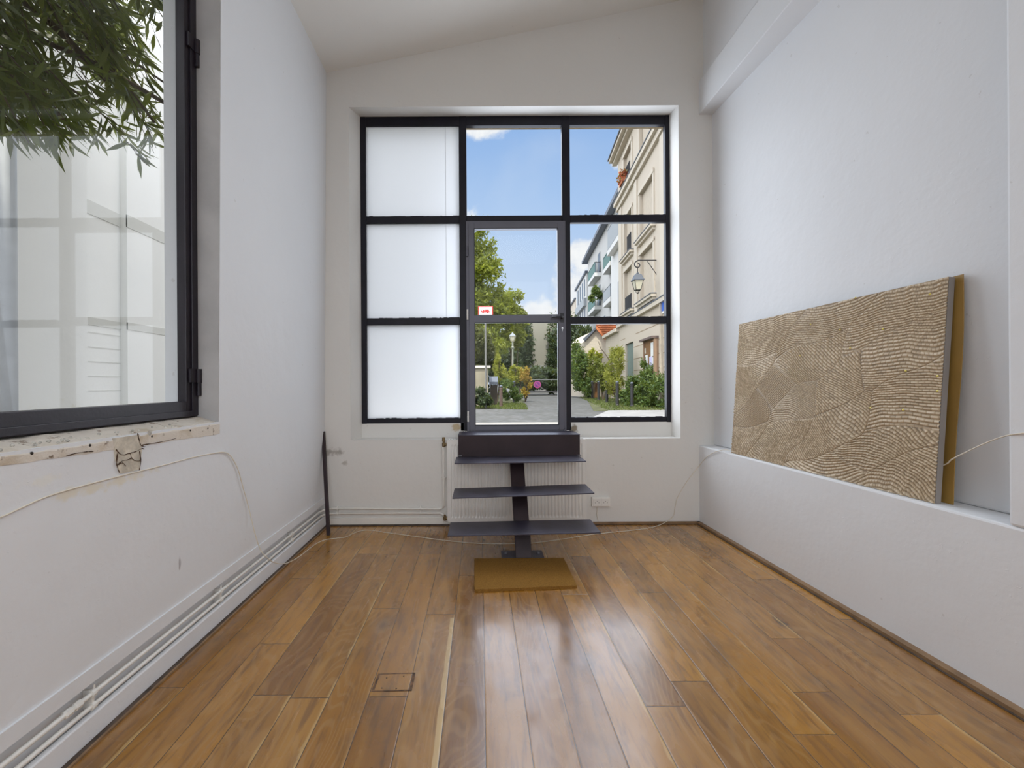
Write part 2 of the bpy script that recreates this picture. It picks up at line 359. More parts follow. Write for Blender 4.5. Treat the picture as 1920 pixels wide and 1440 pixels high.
M['sign_white'] = simple('sign_white', (.80, .80, .80), .4, var=.02)
M['sign_red'] = simple('sign_red', (.62, .03, .03), .4, var=.02)
M['sign_blue'] = simple('sign_blue', (.03, .12, .55), .4, var=.02)
M['sign_purple'] = simple('faded_sign_purple', (.16, .03, .20), .4, var=.05)
M['sign_pink'] = simple('faded_sign_pink', (.38, .06, .20), .4, var=.05)
M['green_door'] = simple('grey_green_door', (.16, .21, .19), .6)
M['grass'] = leafmat('verge_grass', [(.04, .07, .015), (.10, .14, .03), (.16, .19, .05)], .2)
M['milk'] = simple('lantern_pane', (.62, .60, .48), .3)
m, t, b, o = mat('cobbles'); g = t.geo(); v = t.node('ShaderNodeTexVoronoi'); t.put(v.inputs['Vector'], g); v.inputs['Scale'].default_value = 6.5
n = t.noise(g, .7, 4); t.put(b.inputs['Base Color'], t.mix(t.m('MULTIPLY', t.sstep(v.outputs['Distance'], .35, .62), .5), t.ramp(n, [(.3, (.11, .115, .12)), (.7, (.17, .17, .175))]), (.06, .06, .045)))
b.inputs['Roughness'].default_value = .75; bump(t, b, t.m('SUBTRACT', 1.0, v.outputs['Distance']), .35, .02); M['cobble'] = m
M['soil'] = simple('dark_soil_grass', (.10, .11, .05), .95, 0, .4, 3, .5, 30)

# ================================================================== ROOM
XL, YB = -1.50, 4.10
FL = .040      # the low right wall splays slightly
def xr(y, base=2.10): return base + (YB - y) * FL
def xl(z): return XL + max(0, (z - .3)) * .010
YR = -3.5
fl = MB().box(-1.62, 2.6, YR - .1, YB + .2, -.1, 0); struct('floor', fl, M['floor'])
# ceiling: slopes up towards +X
zc = lambda x: 4.35 + (x + 1.46) * .198
c = MB().hexa([(-1.9, YR - .1, zc(-1.9)), (2.7, YR - .1, zc(2.7)), (2.7, YB + .3, zc(2.7)), (-1.9, YB + .3, zc(-1.9))],
              [(-1.9, YR - .1, zc(-1.9) + .2), (2.7, YR - .1, zc(2.7) + .2), (2.7, YB + .3, zc(2.7) + .2), (-1.9, YB + .3, zc(-1.9) + .2)])
struct('ceiling', c, M['ceiling'])

# ---- back wall with the big window opening (splayed reveals)
YW = 4.28
def yz(y0, y1, z0, z1, x0, x1): return (x0, x1, y0, y1, z0, z1)
ox0, ox1, oz0, oz1 = -1.246, 1.923, .817, 4.017       # opening at the wall face
ix0, ix1, iz0, iz1 = -1.188, 1.915, .817, 4.040       # opening at the frame
bw = MB()
Y2 = 4.42
def splay(mb, a0, b0, a1, b1, o_, i_):
    # wall piece prism between face Y=YB (o_) and Y=Y2 (i_)
    mb.hexa([o_[0] + (0,), o_[1] + (0,), i_[1] + (0,), i_[0] + (0,)], [])
XA, XB, ZT = -1.62, 2.45, 5.35
bw.prism([(XA, YB), (ox0, YB), (ix0, YW), (ix0, Y2), (XA, Y2)], lambda p, q, w: (p, q, w), 0, ZT)          # left pier
bw.prism([(ox1, YB), (XB, YB), (XB, Y2), (ix1, Y2), (ix1, YW)], lambda p, q, w: (p, q, w), 0, ZT)          # right pier
bw.prism([(YB, oz1), (YB, ZT), (Y2, ZT), (Y2, iz1), (YW, iz1)], lambda p, q, w: (w, p, q), ox0, ox1)  # lintel
bw.box(ox0, ox1, YB, Y2, 0, oz0)                                                                # below sill
bw.box(ix0 - .01, -.165, YW, Y2, oz0 - .01, .960)                                                           # upstand under the frame
bw.box(.905, ix1 + .01, YW, Y2, oz0 - .01, .960)
bw.box(-.17, .91, YW + .02, Y2, oz0 - .01, .862)
struct('wall_back', bw, M['wall_back'])
cr = MB().tube(smooth_path([PY(590, 150, 4.085), PY(598, 172, 4.09), PY(600, 200, 4.09), PY(600.5, 260, 4.092), PY(602, 330, 4.094), PY(605, 372, 4.094), PY(603, 400, 4.094), PY(601, 430, 4.094)]), .0035, 5)
struct('trim_1', cr, simple('corner_crack', (.20, .18, .14), .9))
# cream chamfer: bulge of plaster high in the corner
tb = MB().prism([(-1.52, 4.11), (-1.475, 4.11), (-1.475, 4.06), (-1.52, 4.03)], lambda p, q, w: (p, q, w), 4.13, 4.42)
struct('trim_2', tb, M['wall'])
# wooden strip between floor and walls
tr = MB()
tr.box(.98, 2.10, 4.075, 4.10, 0, .020)
tr.hexa([(xr(YR) - .055, YR, 0), (xr(YR) + .01, YR, 0), (2.11, YB, 0), (2.065, YB, 0)], [(xr(YR) - .055, YR, .020), (xr(YR) + .01, YR, .020), (2.11, YB, .020), (2.065, YB, .020)])
struct('trim_3', tr, M['wood_trim'])
tr = MB().box(-1.45, 2.05, 4.062, 4.076, .0005, .004); tr.hexa([(xr(YR) - .068, YR, .0005), (xr(YR) - .054, YR, .0005), (2.067, YB, .0005), (2.055, YB, .0005)], [(xr(YR) - .068, YR, .004), (xr(YR) - .054, YR, .004), (2.067, YB, .004), (2.055, YB, .004)])
struct('trim_4', tr, M['dirt'])
tr = MB().box(-1.51, -1.462, YR, YB, .0, .006); tr.box(-1.5, -.3, 4.07, YB, 0, .012)
struct('trim_5', tr, M['dirt'])
tr = MB().box(-1.462, -1.452, YR, 4.07, 0, .009)
struct('trim_6', tr, M['wood_trim'])
bb = MB().box(-1.46, .98, 4.083, YB, .010, .075); struct('baseboard_back', bb, M['pipe'], bevel=.004)
bb = MB().box(-1.51, -1.482, YR, 4.083, .006, .098); struct('baseboard_left', bb, M['wall'], bevel=.005)

# ---- right wall: low thick wall, ledge, recess, beam
ZL = .75; RB = 2.245
YN = 1.775                                # where the recess ends towards the camera
rbx = lambda y: RB + (YB - y) * .056
rw = MB()
rw.hexa([(xr(YR), YR, 0), (2.8, YR, 0), (2.8, YB + .05, 0), (2.10, YB + .05, 0)], [(xr(YR), YR, ZL), (2.8, YR, ZL), (2.8, YB + .05, ZL), (2.10, YB + .05, ZL)])
rw.hexa([(rbx(YR), YR, ZL), (2.8, YR, ZL), (2.8, YB + .05, ZL), (RB, YB + .05, ZL)], [(rbx(YR), YR, 5.5), (2.8, YR, 5.5), (2.8, YB + .05, 5.5), (RB, YB + .05, 5.5)])
rw.hexa([(xr(YR), YR, ZL), (2.75, YR, ZL), (2.75, YN, ZL), (xr(YN), YN, ZL)], [(xr(YR), YR, 5.5), (2.75, YR, 5.5), (2.75, YN, 5.5), (xr(YN), YN, 5.5)])
struct('wall_right', rw, M['wall'], bevel=.012)
bm_ = MB().prism([(2.118, 3.925), (2.118, 4.235), (2.165, 4.30), (2.165, 5.6), (2.5, 5.6), (2.5, 3.925)], lambda p, q, w: (p, w, q), YN - .0, YB + .05)
struct('trim_7', bm_, M['wall'], bevel=.006)

# ---- left wall: window opening, pipe groove below
WY0, WY1, WZ0, WZ1 = .55, 2.44, 1.143, 3.95
lw = MB()
def lpiece(y0, y1, z0, z1):
    lw.hexa([(-1.80, y0, z0), (xl(z0), y0, z0), (xl(z0), y1, z0), (-1.80, y1, z0)], [(-1.80, y0, z1), (xl(z1), y0, z1), (xl(z1), y1, z1), (-1.80, y1, z1)])
lpiece(YR, YB + .05, .214, WZ0 - .0)
lpiece(YR, WY0, WZ0, WZ1); lpiece(WY1, YB + .05, WZ0, WZ1); lpiece(YR, YB + .05, WZ1, 4.6)
lw.box(-1.80, -1.532, YR, YB + .05, 0, .214)
lw.box(-1.53, -1.491, YR, YB + .0, .214, .274)
struct('wall_left', lw, M['wall_left'])
# rear wall behind the camera; its glazed opening is added to brighten the room
rr = MB().box(-1.62, -1.2, YR - .1, YR, 0, 5.5); rr.box(2.0, 2.8, YR - .1, YR, 0, 5.5); rr.box(-1.2, 2.0, YR - .1, YR, 0, .7); rr.box(-1.2, 2.0, YR - .1, YR, 4.3, 5.5)
struct('wall_rear', rr, M['wall'])
rm = MB()
for x in (-1.2, -.16, .88, 1.94): rm.box(x, x + .06, YR - .07, YR - .02, .7, 4.3)
for z in (.7, 1.9, 3.1, 4.24): rm.box(-1.2, 2.0, YR - .06, YR - .03, z, z + .06)
struct('added_rear_window', rm, M['frame'])  # bars of the added rear window

sk = MB()  # frame ring around the added ceiling lamp, no opening above it
ring_ = ((-1.02, -.96, -2.46, -.14), (1.66, 1.72, -2.46, -.14), (-.96, 1.66, -2.46, -2.40), (-.96, 1.66, -.20, -.14))
for q4 in ring_: sk.box(*q4, 4.40, 4.60)
struct('added_lamp_ring', sk, M['frame'])
sk = MB().box(-2.45, -1.80, -4, 4.6, 4.34, 4.46); struct('shade_eave', sk, M['zinc'])  # unseen eave slab added to keep sun off the outer reveal
# ---- raw sill of the left window
sl = MB(); n = 46; rng = random.Random(3)
vs = []
for i in range(n + 1):
    y = WY0 + (WY1 - WY0) * i / n
    j = lambda a: rng.uniform(-a, a)
    x0 = xl(1.1)
    zb_ = 1.074 + .028 * max(0, (2.44 - y) / 1.1)
    vs += [(x0 + .002, y, zb_ + j(.003)), (x0 + .003, y, 1.128 + j(.003)), (x0 - .008 + j(.003), y, 1.144 + j(.005)), (-1.60, y, 1.170 + j(.004)), (-1.66, y, 1.174), (-1.66, y, 1.05)]
fs = [(i * 6 + k, i * 6 + (k + 1) % 6, i * 6 + 6 + (k + 1) % 6, i * 6 + 6 + k) for i in range(n) for k in range(6)]
sl.add(vs, fs + [tuple(range(6)), tuple(range(n * 6, n * 6 + 6))])
WN1 = thing('window', '', '', (0, 0, 0)); WN1.name = 'window_1'
for k in ('label', 'category'): del WN1[k]
WN1['kind'] = 'structure'
sill = obj('window_sill', sl, M['sill_raw'], WN1); sill['label'] = 'chipped raw sill edge'
obj('window_reveal', MB().hexa([(-1.672, WY1 - .004, 1.143), (xl(1.143) - .003, WY1 - .004, 1.143), (xl(1.143) - .003, WY1 + .02, 1.143), (-1.672, WY1 + .02, 1.143)], [(-1.672, WY1 - .004, 3.94), (xl(3.94) - .003, WY1 - .004, 3.94), (xl(3.94) - .003, WY1 + .02, 3.94), (-1.672, WY1 + .02, 3.94)]), simple('shade_grey_reveal', (.42, .41, .405), .8, 0, .1, 5, .4, 30), WN1)  # grey stands in for the shade on this reveal
rb = MB()
for i in range(60):
    y = rng.choice([rng.uniform(1.36, 1.62), rng.uniform(1.62, 1.95), rng.uniform(1.62, 2.25), rng.uniform(.9, 1.5)]); r = rng.uniform(.002, .007)
    rb.lathe((-1.505 - rng.uniform(0, .06), y, 1.150 + rng.uniform(-.004, .010)), [(r * .4, -r), (r, -.2 * r), (r * .8, .4 * r), (r * .2, .8 * r)], 6, ph=rng.uniform(0, 2))
obj('mortar_crumbs', rb, M['rubble'], WN1)
for (x, y) in ((60, 850), (169, 835), (357, 807), (390, 803), (281, 812), (285, 818)):
    p = PX(x, y, -1.489); r = .0055 if (x, y) != (281, 812) else .011
    obj('screw_hole', MB().lathe(p, [(r, -.002), (r, .0), (r * .5, .0015)], 10, 'x'), M['hole'] if r < .01 else M['rubble'], WN1)
# broken-out plaster pocket below the sill
pk = MB(); q = [PX(*a, -1.4885) for a in ((212, 822), (262, 815), (266, 845), (262, 880), (226, 888), (217, 862))]
pk.add([tuple(a) for a in q] + [(a[0] - .012, a[1], a[2]) for a in q], [(0, 1, 2, 3, 4, 5), (11, 10, 9, 8, 7, 6)] + [(i, (i + 1) % 6, 6 + (i + 1) % 6, 6 + i) for i in range(6)])
obj('broken_plaster', pk, M['putty'], WN1)
ck = MB()
for line in (((218, 843), (224, 850), (233, 853), (243, 850), (246, 858), (240, 862), (230, 864), (220, 872)), ((243, 850), (256, 846), (266, 841), (270, 842)), ((246, 858), (252, 863), (262, 864), (264, 858)), ((220, 850), (219, 872), (224, 886)), ((262, 846), (264, 866), (261, 882)), ((258, 812), (261, 824), (264, 834), (272, 838)), ((220, 872), (230, 868), (236, 874)), ((125, 855), (142, 850), (162, 847), (176, 846)), ((268, 834), (300, 829), (330, 822))):
    pts = smooth_path([PX(x, y, -1.487) for x, y in line], 4)
    w = [.0006 + .0021 * abs(math.sin(i * 1.1 + line[0][0]) * math.sin(i * .37 + 1)) for i in range(len(pts))]
    ck.tube(pts, w, 5)
obj('crack', ck, M['rust'], WN1)
hf = MB()
for (a, bq) in (((0, 740), (40, 735)),): pass
# ---- left window frame, glass, hinges
fx0, fx1 = -1.668, -1.617
fz0, fz1 = 1.176, 3.90
fr = MB()
fr.box(fx0, fx1, WY1 - .090, WY1, fz0, fz1); fr.box(fx0, fx1, WY0, WY0 + .09, fz0, fz1)
fr.box(fx0, fx1, WY0 + .09, WY1 - .09, fz0, fz0 + .088); fr.box(fx0, fx1, WY0 + .09, WY1 - .09, fz1 - .09, fz1)
obj('window_frame', fr, M['frame_left'], WN1, bevel=.004)
f2 = MB()   # inner bead step
a, bz = WY1 - .052, fz0 + .030
f2.box(fx1 - .002, fx1 + .010, a, WY1 - .004, fz0 + .004, fz1 - .004); f2.box(fx1 - .002, fx1 + .010, WY0 + .004, a, fz0 + .004, bz + .006)
obj('frame_rebate', f2, M['frame_left'], WN1, bevel=.003)
obj('glass_pane', MB().box(-1.652, -1.648, WY0 + .085, WY1 - .085, fz0 + .08, fz1 - .08), M['glass_dusty'], WN1)
for (y0, y1) in ((80, 130), (692, 742)):
    pa, pb = PX(371, y1, -1.606), PX(371, y0, -1.606)
    h = MB().lathe((-1.600, WY1 - .010, 0), [(.012, pa[2]), (.012, (pa[2] + pb[2]) / 2 - .004), (.0155, (pa[2] + pb[2]) / 2 - .003), (.0155, pb[2])], 12)
    h.box(-1.616, -1.603, WY1 - .075, WY1 - .012, (pa[2] + pb[2]) / 2, pb[2] + .0)
    obj('hinge', h, M['frame_left'], WN1)

# ---- big steel window (window_2) and glazed door
WN2 = bpy.data.objects.new('window_2', None); COL.objects.link(WN2); WN2['kind'] = 'structure'
D0, D1 = YW, YW + .055
FX = [(-1.188, -1.134), (-.198, -.123), (.835, .915), (1.873, 1.918)]
FZ = [(.954, 1.008), (1.947, 2.016), (2.966, 3.041), (3.945, 4.038)]
wf = MB()
for (a, bq) in FX: wf.box(a, bq, D0, D1, .954, 4.038) if (a, bq) not in (FX[1], FX[2]) else wf.box(a, bq, D0, D1, .88, 4.038)
rngf = random.Random(7)
for (a, bq) in FZ:
    for k in range(3):
        if k == 1 and (a < 2.5): continue
        wf.box(FX[k][1], FX[k + 1][0], D0 + .002, D1 - .002, a, bq)
obj('window_frame', wf, M['frame'], WN2, bevel=.003)
# glazing putty beads, a little ragged along the bottom edge
pb_ = MB()
for k in (0, 2):
    for r in range(3):
        x = FX[k][1]
        while x < FX[k + 1][0] - .02:
            w = rngf.uniform(.015, .07); h = rngf.uniform(.0, .007); pb_.box(x, min(x + w, FX[k + 1][0]), D0 + .012, D0 + .03, FZ[r][1] - .002, FZ[r][1] + h); x += w
obj('putty_bead', pb_, M['frame'], WN2)
for k in range(3):
    for r in range(3):
        if k == 1 and r < 2: continue
        frost = k == 0
        obj('frosted_pane' if frost else 'glass_pane', MB().box(FX[k][1] - .01, FX[k + 1][0] + .01, D0 + .022, D0 + .026, FZ[r][1] - .01, FZ[r + 1][0] + .01), M['frosted'] if frost else M['glass'], WN2)
obj('outer_head', MB().box(-1.18, 1.91, D1 + .005, D1 + .10, 3.992, 4.045), simple('ochre_head', (.62, .50, .33), .7), WN2)
for (za, zb2) in ((3.041, 3.945), (2.016, 2.966)): obj('film_seam', MB().box(-.336, -.3325, D0 + .0205, D0 + .022, za, zb2), simple('film_seam', (.62, .63, .66), .6), WN2)
# door
DR = bpy.data.objects.new('door_1', None); COL.objects.link(DR); DR['kind'] = 'structure'; DR.location = (.36, YW, .86)
dx0, dx1, dz0, dz1 = -.132, .862, .868, 2.976
def ring(mb, x0, x1, z0, z1, w, y0, y1, wb=None, wt=None):
    wb = w if wb is None else wb; wt = w if wt is None else wt
    mb.box(x0, x0 + w, y0, y1, z0, z1); mb.box(x1 - w, x1, y0, y1, z0, z1); mb.box(x0 + w, x1 - w, y0, y1, z0, z0 + wb); mb.box(x0 + w, x1 - w, y0, y1, z1 - wt, z1)
m1 = MB(); ring(m1, dx0, dx1, dz0, dz1, .030, YW - .02, YW + .05); obj('door_frame', m1, M['door_grey'], DR, bevel=.003)
m1 = MB(); ring(m1, dx0 + .026, dx1 - .020, dz0 + .02, dz1 - .022, .058, YW - .030, YW + .035, .05, .055)
m1.box(dx0 + .08, dx1 - .07, YW - .030, YW + .035, 1.962, 2.032); obj('door_leaf', m1, M['door_grey'], DR, bevel=.003)
gz = MB(); ring(gz, -.052, .786, .936, 1.962, .007, YW - .033, YW - .028); ring(gz, -.052, .786, 2.032, 2.902, .007, YW - .033, YW - .028)
obj('glazing_bead', gz, M['black'], DR)
for (a, bq) in ((.932, 1.97), (2.025, 2.91)): obj('glass_pane', MB().box(-.056, .79, YW + .0, YW + .005, a, bq), M['glass'], DR)
hd = MB().lathe((.822, YW - .034, 2.005), [(.017, -.004), (.017, .004)], 14, 'y'); hd.tube([(.822, YW - .034, 2.005), (.822, YW - .075, 2.005), (.812, YW - .083, 2.005), (.71, YW - .083, 2.003)], .0105, 10)
hd.box(.806, .838, YW - .04, YW - .03, 1.96, 2.05); obj('door_handle', hd, M['black'], DR, smooth=False)
ky = MB().lathe((.822, YW - .034, 1.90), [(.010, -.006), (.010, .003)], 12, 'y'); ky.tube([(.822, YW - .04, 1.90), (.822, YW - .055, 1.90), (.815, YW - .056, 1.865)], .003, 6); obj('door_key', ky, M['chrome'], DR)
for z in (2.62, 1.99, .975):
    h = MB().lathe((dx0 + .012, YW - .036, 0), [(.009, z), (.009, z + .05), (.0105, z + .052), (.009, z + .054), (.009, z + .104)], 10); obj('hinge', h, M['door_grey'] if z > 2.2 else M['radiator'], DR)

# ================================================================== STAIRS
ST = thing('steel_staircase', 'dark steel open staircase with three thin treads on one central post under the glazed door', 'stairs', (.33, 3.6, 0))
pf = MB().prism([(3.965, .872), (4.27, .872), (4.27, .862), (3.975, .862), (3.975, .668), (3.965, .668)], lambda p, q, w: (w, p, q), -.205, .925)
obj('landing_plate', pf, M['steel_face'], ST, bevel=.002)
for x in (-.205, .915): obj('side_cheek', MB().box(x, x + .010, 3.97, 4.098, .70, .862), M['steel_face'], ST)
obj('landing_top', MB().box(-.207, .927, 3.962, 4.272, .8725, .877), M['steel'], ST, bevel=.001)
TR = [(3.64, 3.945, .682, .340, .010), (3.375, 3.672, .468, .338, .028), (3.13, 3.43, .249, .318, .015)]
for (y0, y1, z, xc, tilt) in TR:
    w = .5625; lo = []; hi = []
    for (x, y) in ((xc - w, y0), (xc + w, y0), (xc + w, y1), (xc - w, y1)):
        zz = z + (x - xc) * tilt; lo.append((x, y, zz - .010)); hi.append((x, y, zz))
    obj('tread', MB().hexa(lo, hi), M['steel'], ST, bevel=.0015)
pw = .0615; prof = [(3.275, 0.012), (3.385, .238), (3.44, .238), (3.62, .458), (3.69, .458), (3.88, .668), (4.02, .668), (4.02, .60), (3.86, .44), (3.62, .20), (3.43, .012)]
front = prof[:6]; obj('central_stringer', MB().prism(front + [(p + .014, q - .004 if k else q) for k, (p, q) in reversed(list(enumerate(front)))], lambda p, q, w: (w, p, q), .328 - pw, .328 + pw), M['steel_face'], ST, bevel=.002)
obj('stringer_web', MB().prism([(p + .012, q) for p, q in prof[:6]] + prof[6:], lambda p, q, w: (w, p, q), .333, .345), M['steel_face'], ST)
obj('stringer_flange', MB().prism([(4.02, .60), (3.86, .44), (3.62, .20), (3.43, .012), (3.42, .012), (3.60, .20), (3.85, .45), (4.01, .61)], lambda p, q, w: (w, p, q), .328 - pw + .01, .328 + pw - .01), M['steel_face'], ST)
obj('base_plate', MB().box(.160, .488, 3.272, 3.43, 0, .012), M['steel'], ST, bevel=.002)
for x in (.195, .452): obj('bolt', MB().lathe((x, 3.37, .012), [(.016, 0), (.016, .003), (.010, .003), (.010, .012)], 6), M['zinc_bolt'], ST)
for x in (-.19, .91): obj('fixing_tab', MB().box(x - .018, x + .018, 3.93, 3.965, .683, .690), M['zinc_bolt'], ST)

# doormat
dm = MB(); nu, nv = 40, 20; C4 = [(-.043, 2.765), (.632, 2.812), (.632, 3.262), (-.052, 3.262)]
rg = random.Random(5); top = []
for j in range(nv + 1):
    for i in range(nu + 1):
        u, v = i / nu, j / nv
        x = (C4[0][0] * (1 - u) + C4[1][0] * u) * (1 - v) + (C4[3][0] * (1 - u) + C4[2][0] * u) * v
        y = (C4[0][1] * (1 - u) + C4[1][1] * u) * (1 - v) + (C4[3][1] * (1 - u) + C4[2][1] * u) * v
        top.append((x + rg.uniform(-.0015, .0015), y + rg.uniform(-.002, .002), .018 + rg.uniform(-.0008, .0008)))
idx = lambda i, j: j * (nu + 1) + i
fs = [(idx(i, j), idx(i + 1, j), idx(i + 1, j + 1), idx(i, j + 1)) for j in range(nv) for i in range(nu)]
rim = [idx(i, 0) for i in range(nu)] + [idx(nu, j) for j in range(nv)] + [idx(i, nv) for i in range(nu, 0, -1)] + [idx(0, j) for j in range(nv, 0, -1)]
low = [(top[k][0], top[k][1], .0) for k in rim]; base = len(top)
fs += [(rim[k], base + k, base + (k + 1) % len(rim), rim[(k + 1) % len(rim)]) for k in range(len(rim))]
dm.add(top + low, fs)
tag(obj('doormat', dm, M['coir'], None), 'rectangular brown coir doormat on the oak floor before the steel stairs', 'doormat')

# radiator
RD = thing('radiator', 'white ribbed panel radiator on the wall behind the steel stairs', 'radiator', (.34, 4.05, .058))
rx0, rx1, rz0, rz1 = -.310, .990, .058, .822
pm = MB(); pts = []; nr = 39; pitch = (rx1 - rx0 - .06) / nr
pts.append((rx0, 0)); pts.append((rx0 + .03, 0))
for i in range(nr):
    a = rx0 + .03 + i * pitch; pts += [(a + pitch * .10, 0), (a + pitch * .30, .008), (a + pitch * .58, .008), (a + pitch * .80, 0)]
pts.append((rx1, 0))
zs = [(rz0, 0), (rz0 + .035, 0), (rz0 + .055, 1), (rz1 - .055, 1), (rz1 - .035, 0), (rz1, 0)]
V = [(x, 3.995 + dd * k, z) for z, k in zs for x, dd in pts]; n = len(pts)
pm.add(V, [(r * n + i, r * n + i + 1, (r + 1) * n + i + 1, (r + 1) * n + i) for r in range(len(zs) - 1) for i in range(n - 1)])
pm.box(rx0, rx1, 4.012, 4.02, rz0, rz1)
obj('front_panel', pm, M['radiator'], RD)
obj('side_cover', MB().box(rx0 - .004, rx0 + .002, 3.992, 4.085, rz0 + .01, rz1), M['radiator'], RD, bevel=.001)
obj('side_cover', MB().box(rx1 - .002, rx1 + .004, 3.992, 4.085, rz0 + .01, rz1), M['radiator'], RD, bevel=.001)
gr = MB().box(rx0, rx1, 3.992, 3.999, rz1 - .004, rz1 + .006); gr.box(rx0, rx1, 4.078, 4.085, rz1 - .004, rz1 + .006)
for i in range(50):
    x = rx0 + .01 + i * .026; gr.box(x, x + .010, 3.998, 4.08, rz1 - .002, rz1 + .003)
obj('top_grille', gr, M['radiator'], RD)
for (x, y, r) in ((832, 832, 1), (834, 970, 0)):
    p = PY(x, y, 4.03); v = MB().lathe((p[0], 4.03, p[2] - .03), [(.012, 0), (.016, .01), (.016, .035), (.011, .04), (.011, .055)], 10)
    v.tube([(p[0], 4.03, p[2] - .008), (rx0 + .003, 4.03, p[2] - .008)], .011, 10); v.lathe((p[0] + .018, 4.03, p[2] - .008), [(.018, -.006), (.018, .006)], 6, 'x')
    if r: v.lathe((p[0], 4.03, p[2] + .022), [(.013, 0), (.016, .006), (.015, .035), (.011, .040)], 10)
    obj('valve', v, M['brass'], RD)

# heating pipes
HP = thing('heating_pipes', 'pair of white heating pipes clipped low along the left wall to the radiator', 'pipe', (-1.49, 3.0, .1))
px_, py_ = -1.497, 4.072
def hpipe(z, r, tail): return smooth_path([(px_, YR + .1, z), (px_, 0, z), (px_, 2.0, z), (px_, 3.8, z), (px_, py_ - .10, z), (px_ + .03, py_ - .03, z), (px_ + .10, py_, z), (px_ + .3, py_, z)] + tail, 6)
obj('flow_pipe', MB().tube(hpipe(.170, .0105, [(-.9, py_, .166), (-.44, py_, .160), (-.385, py_, .163), (-.355, py_ - .01, .185), (-.350, 4.04, .24), (-.350, 4.035, .5), (-.350, 4.03, .76)]), .0098, 10), M['pipe'], HP, smooth=True)
obj('return_pipe', MB().tube(hpipe(.122, .0098, [(-.9, py_, .122), (-.44, py_, .119), (-.385, py_, .117), (-.355, py_ - .01, .10), (-.345, 4.04, .065), (-.345, 4.032, .05)]), .0092, 10), M['pipe'], HP, smooth=True)
clips = [('x', y) for y in (3.38, 2.45, 1.64, .8, -.2)] + [('y', x) for x in (-1.372, -.575)] + [('v', .46)]
for kind, c0 in clips:
    mb = MB()
    if kind == 'x':
        for z in (.122, .170): mb.lathe((px_, c0, z), [(.0145, -.008), (.0145, .008)], 10, 'y'); 
        mb.box(-1.53, px_ + .003, c0 - .005, c0 + .005, .112, .184); mb.lathe((px_ - .004, c0 + .012, .192), [(.004, -.012), (.004, .004)], 6)
    elif kind == 'y':
        for z in (.122, .168): mb.lathe((c0, py_, z), [(.0145, -.008), (.0145, .008)], 10, 'x')
        mb.box(c0 - .005, c0 + .005, py_, 4.10, .112, .186)
    else: mb.lathe((-.350, 4.036, c0), [(.014, -.007), (.014, .007)], 10); mb.box(-.37, -.33, 4.04, 4.10, c0 - .004, c0 + .004)
    obj('pipe_clip', mb, M['pipe'], HP)
obj('pipe_coupling', MB().lathe((px_, 1.56, .170), [(.010, -.035), (.0155, -.03), (.0155, -.008), (.012, -.006), (.012, .006), (.0155, .008), (.0155, .03), (.010, .035)], 8, 'y'), M['pipe'], HP)

# iron bar leaning in the corner
tp, bt = PY(606, 809, 4.078), PZ(616, 1003, 0.0)
mb = MB(); hx = .0145
A, B_ = Vector(bt), Vector(tp); 
mb.hexa([(A.x - hx, A.y - hx, 0), (A.x + hx, A.y - hx, 0), (A.x + hx, A.y + hx, 0), (A.x - hx, A.y + hx, 0)], [(B_.x - hx, B_.y - hx, B_.z), (B_.x + hx, B_.y - hx, B_.z), (B_.x + hx, B_.y + hx, B_.z), (B_.x - hx, B_.y + hx, B_.z)])
tag(obj('iron_bar', mb, M['steel_face'], None, bevel=.002, loc=(A.x, A.y, 0)), 'dark square iron bar leaning in the corner beside the heating pipes', 'metal bar')

# wall socket
SK = thing('wall_socket', 'white double power socket on the wall beside the radiator', 'socket', (1.155, 4.1, .215))
sx0, sx1 = PY(1108.5, 940, 4.09)[0], PY(1142.5, 940, 4.09)[0]; sz0, sz1 = PY(1125, 948.5, 4.09)[2], PY(1125, 931.5, 4.09)[2]
obj('socket_body', MB().box(sx0, sx1, 4.06, 4.10, sz0, sz1), M['plastic'], SK, bevel=.004)
for k in range(2):
    cx = sx0 + (sx1 - sx0) * (.27 + .46 * k); cz = (sz0 + sz1) / 2
    obj('socket_plate', MB().box(cx - .036, cx + .036, 4.055, 4.062, cz - .036, cz + .036), M['plastic'], SK, bevel=.002)
    ph = MB()
    for (a, c_) in ((-.017, -.004), (.017, -.004), (0, .010)): ph.lathe((cx + a, 4.0545, cz + c_), [(.003, -.001), (.003, .001)], 8, 'y')
    obj('pin_holes', ph, M['hole'], SK)
obj('socket_lead', MB().tube(smooth_path([(1.115, 4.093, sz0), (1.116, 4.093, .13), (1.114, 4.093, .085), (1.125, 4.085, .03)]), .0035, 6), M['cable'], SK)

# long white cable
cp = []
XC = -1.488
for (x, y) in ((-60, 988), (0, 970), (40, 952), (100, 927), (200, 899), (300, 874), (360, 858), (400, 850)): cp.append(PX(x, y, XC - .003))
for (x, y) in ((420, 848), (433, 856), (446, 880), (456, 915), (467, 955)): cp.append(PX(x, y, XC + .003))
cp += [PX(478, 1000, -1.46), PX(488, 1030, -1.45), PX(500, 1045, -1.42)]
cp += [PX(515, 1055, -1.425), PX(535, 1056.5, -1.40), PX(556, 1047, -1.385), PX(575, 1033, -1.385)]
for (x, y) in ((592, 1020), (610, 1012), (632, 1009), (648, 1007), (668, 998), (690, 994), (720, 998), (780, 1006), (840, 1014), (900, 1019), (960, 1019.5), (1000, 1018), (1060, 1010), (1120, 1001), (1180, 995), (1222, 989)): cp.append(PZ(x, y, .004))
cp += [PY(1246, 980, 4.06), PY(1262, 968, 4.088), PY(1266, 950, 4.092), PY(1270, 934, 4.092), PY(1282, 912, 4.092), PY(1296, 892, 4.092)]
cp += [PX(1312, 872, 2.098), PX(1326, 856, 2.10), PX(1345, 846, 2.105), PX(1362, 843.5, 2.115)]
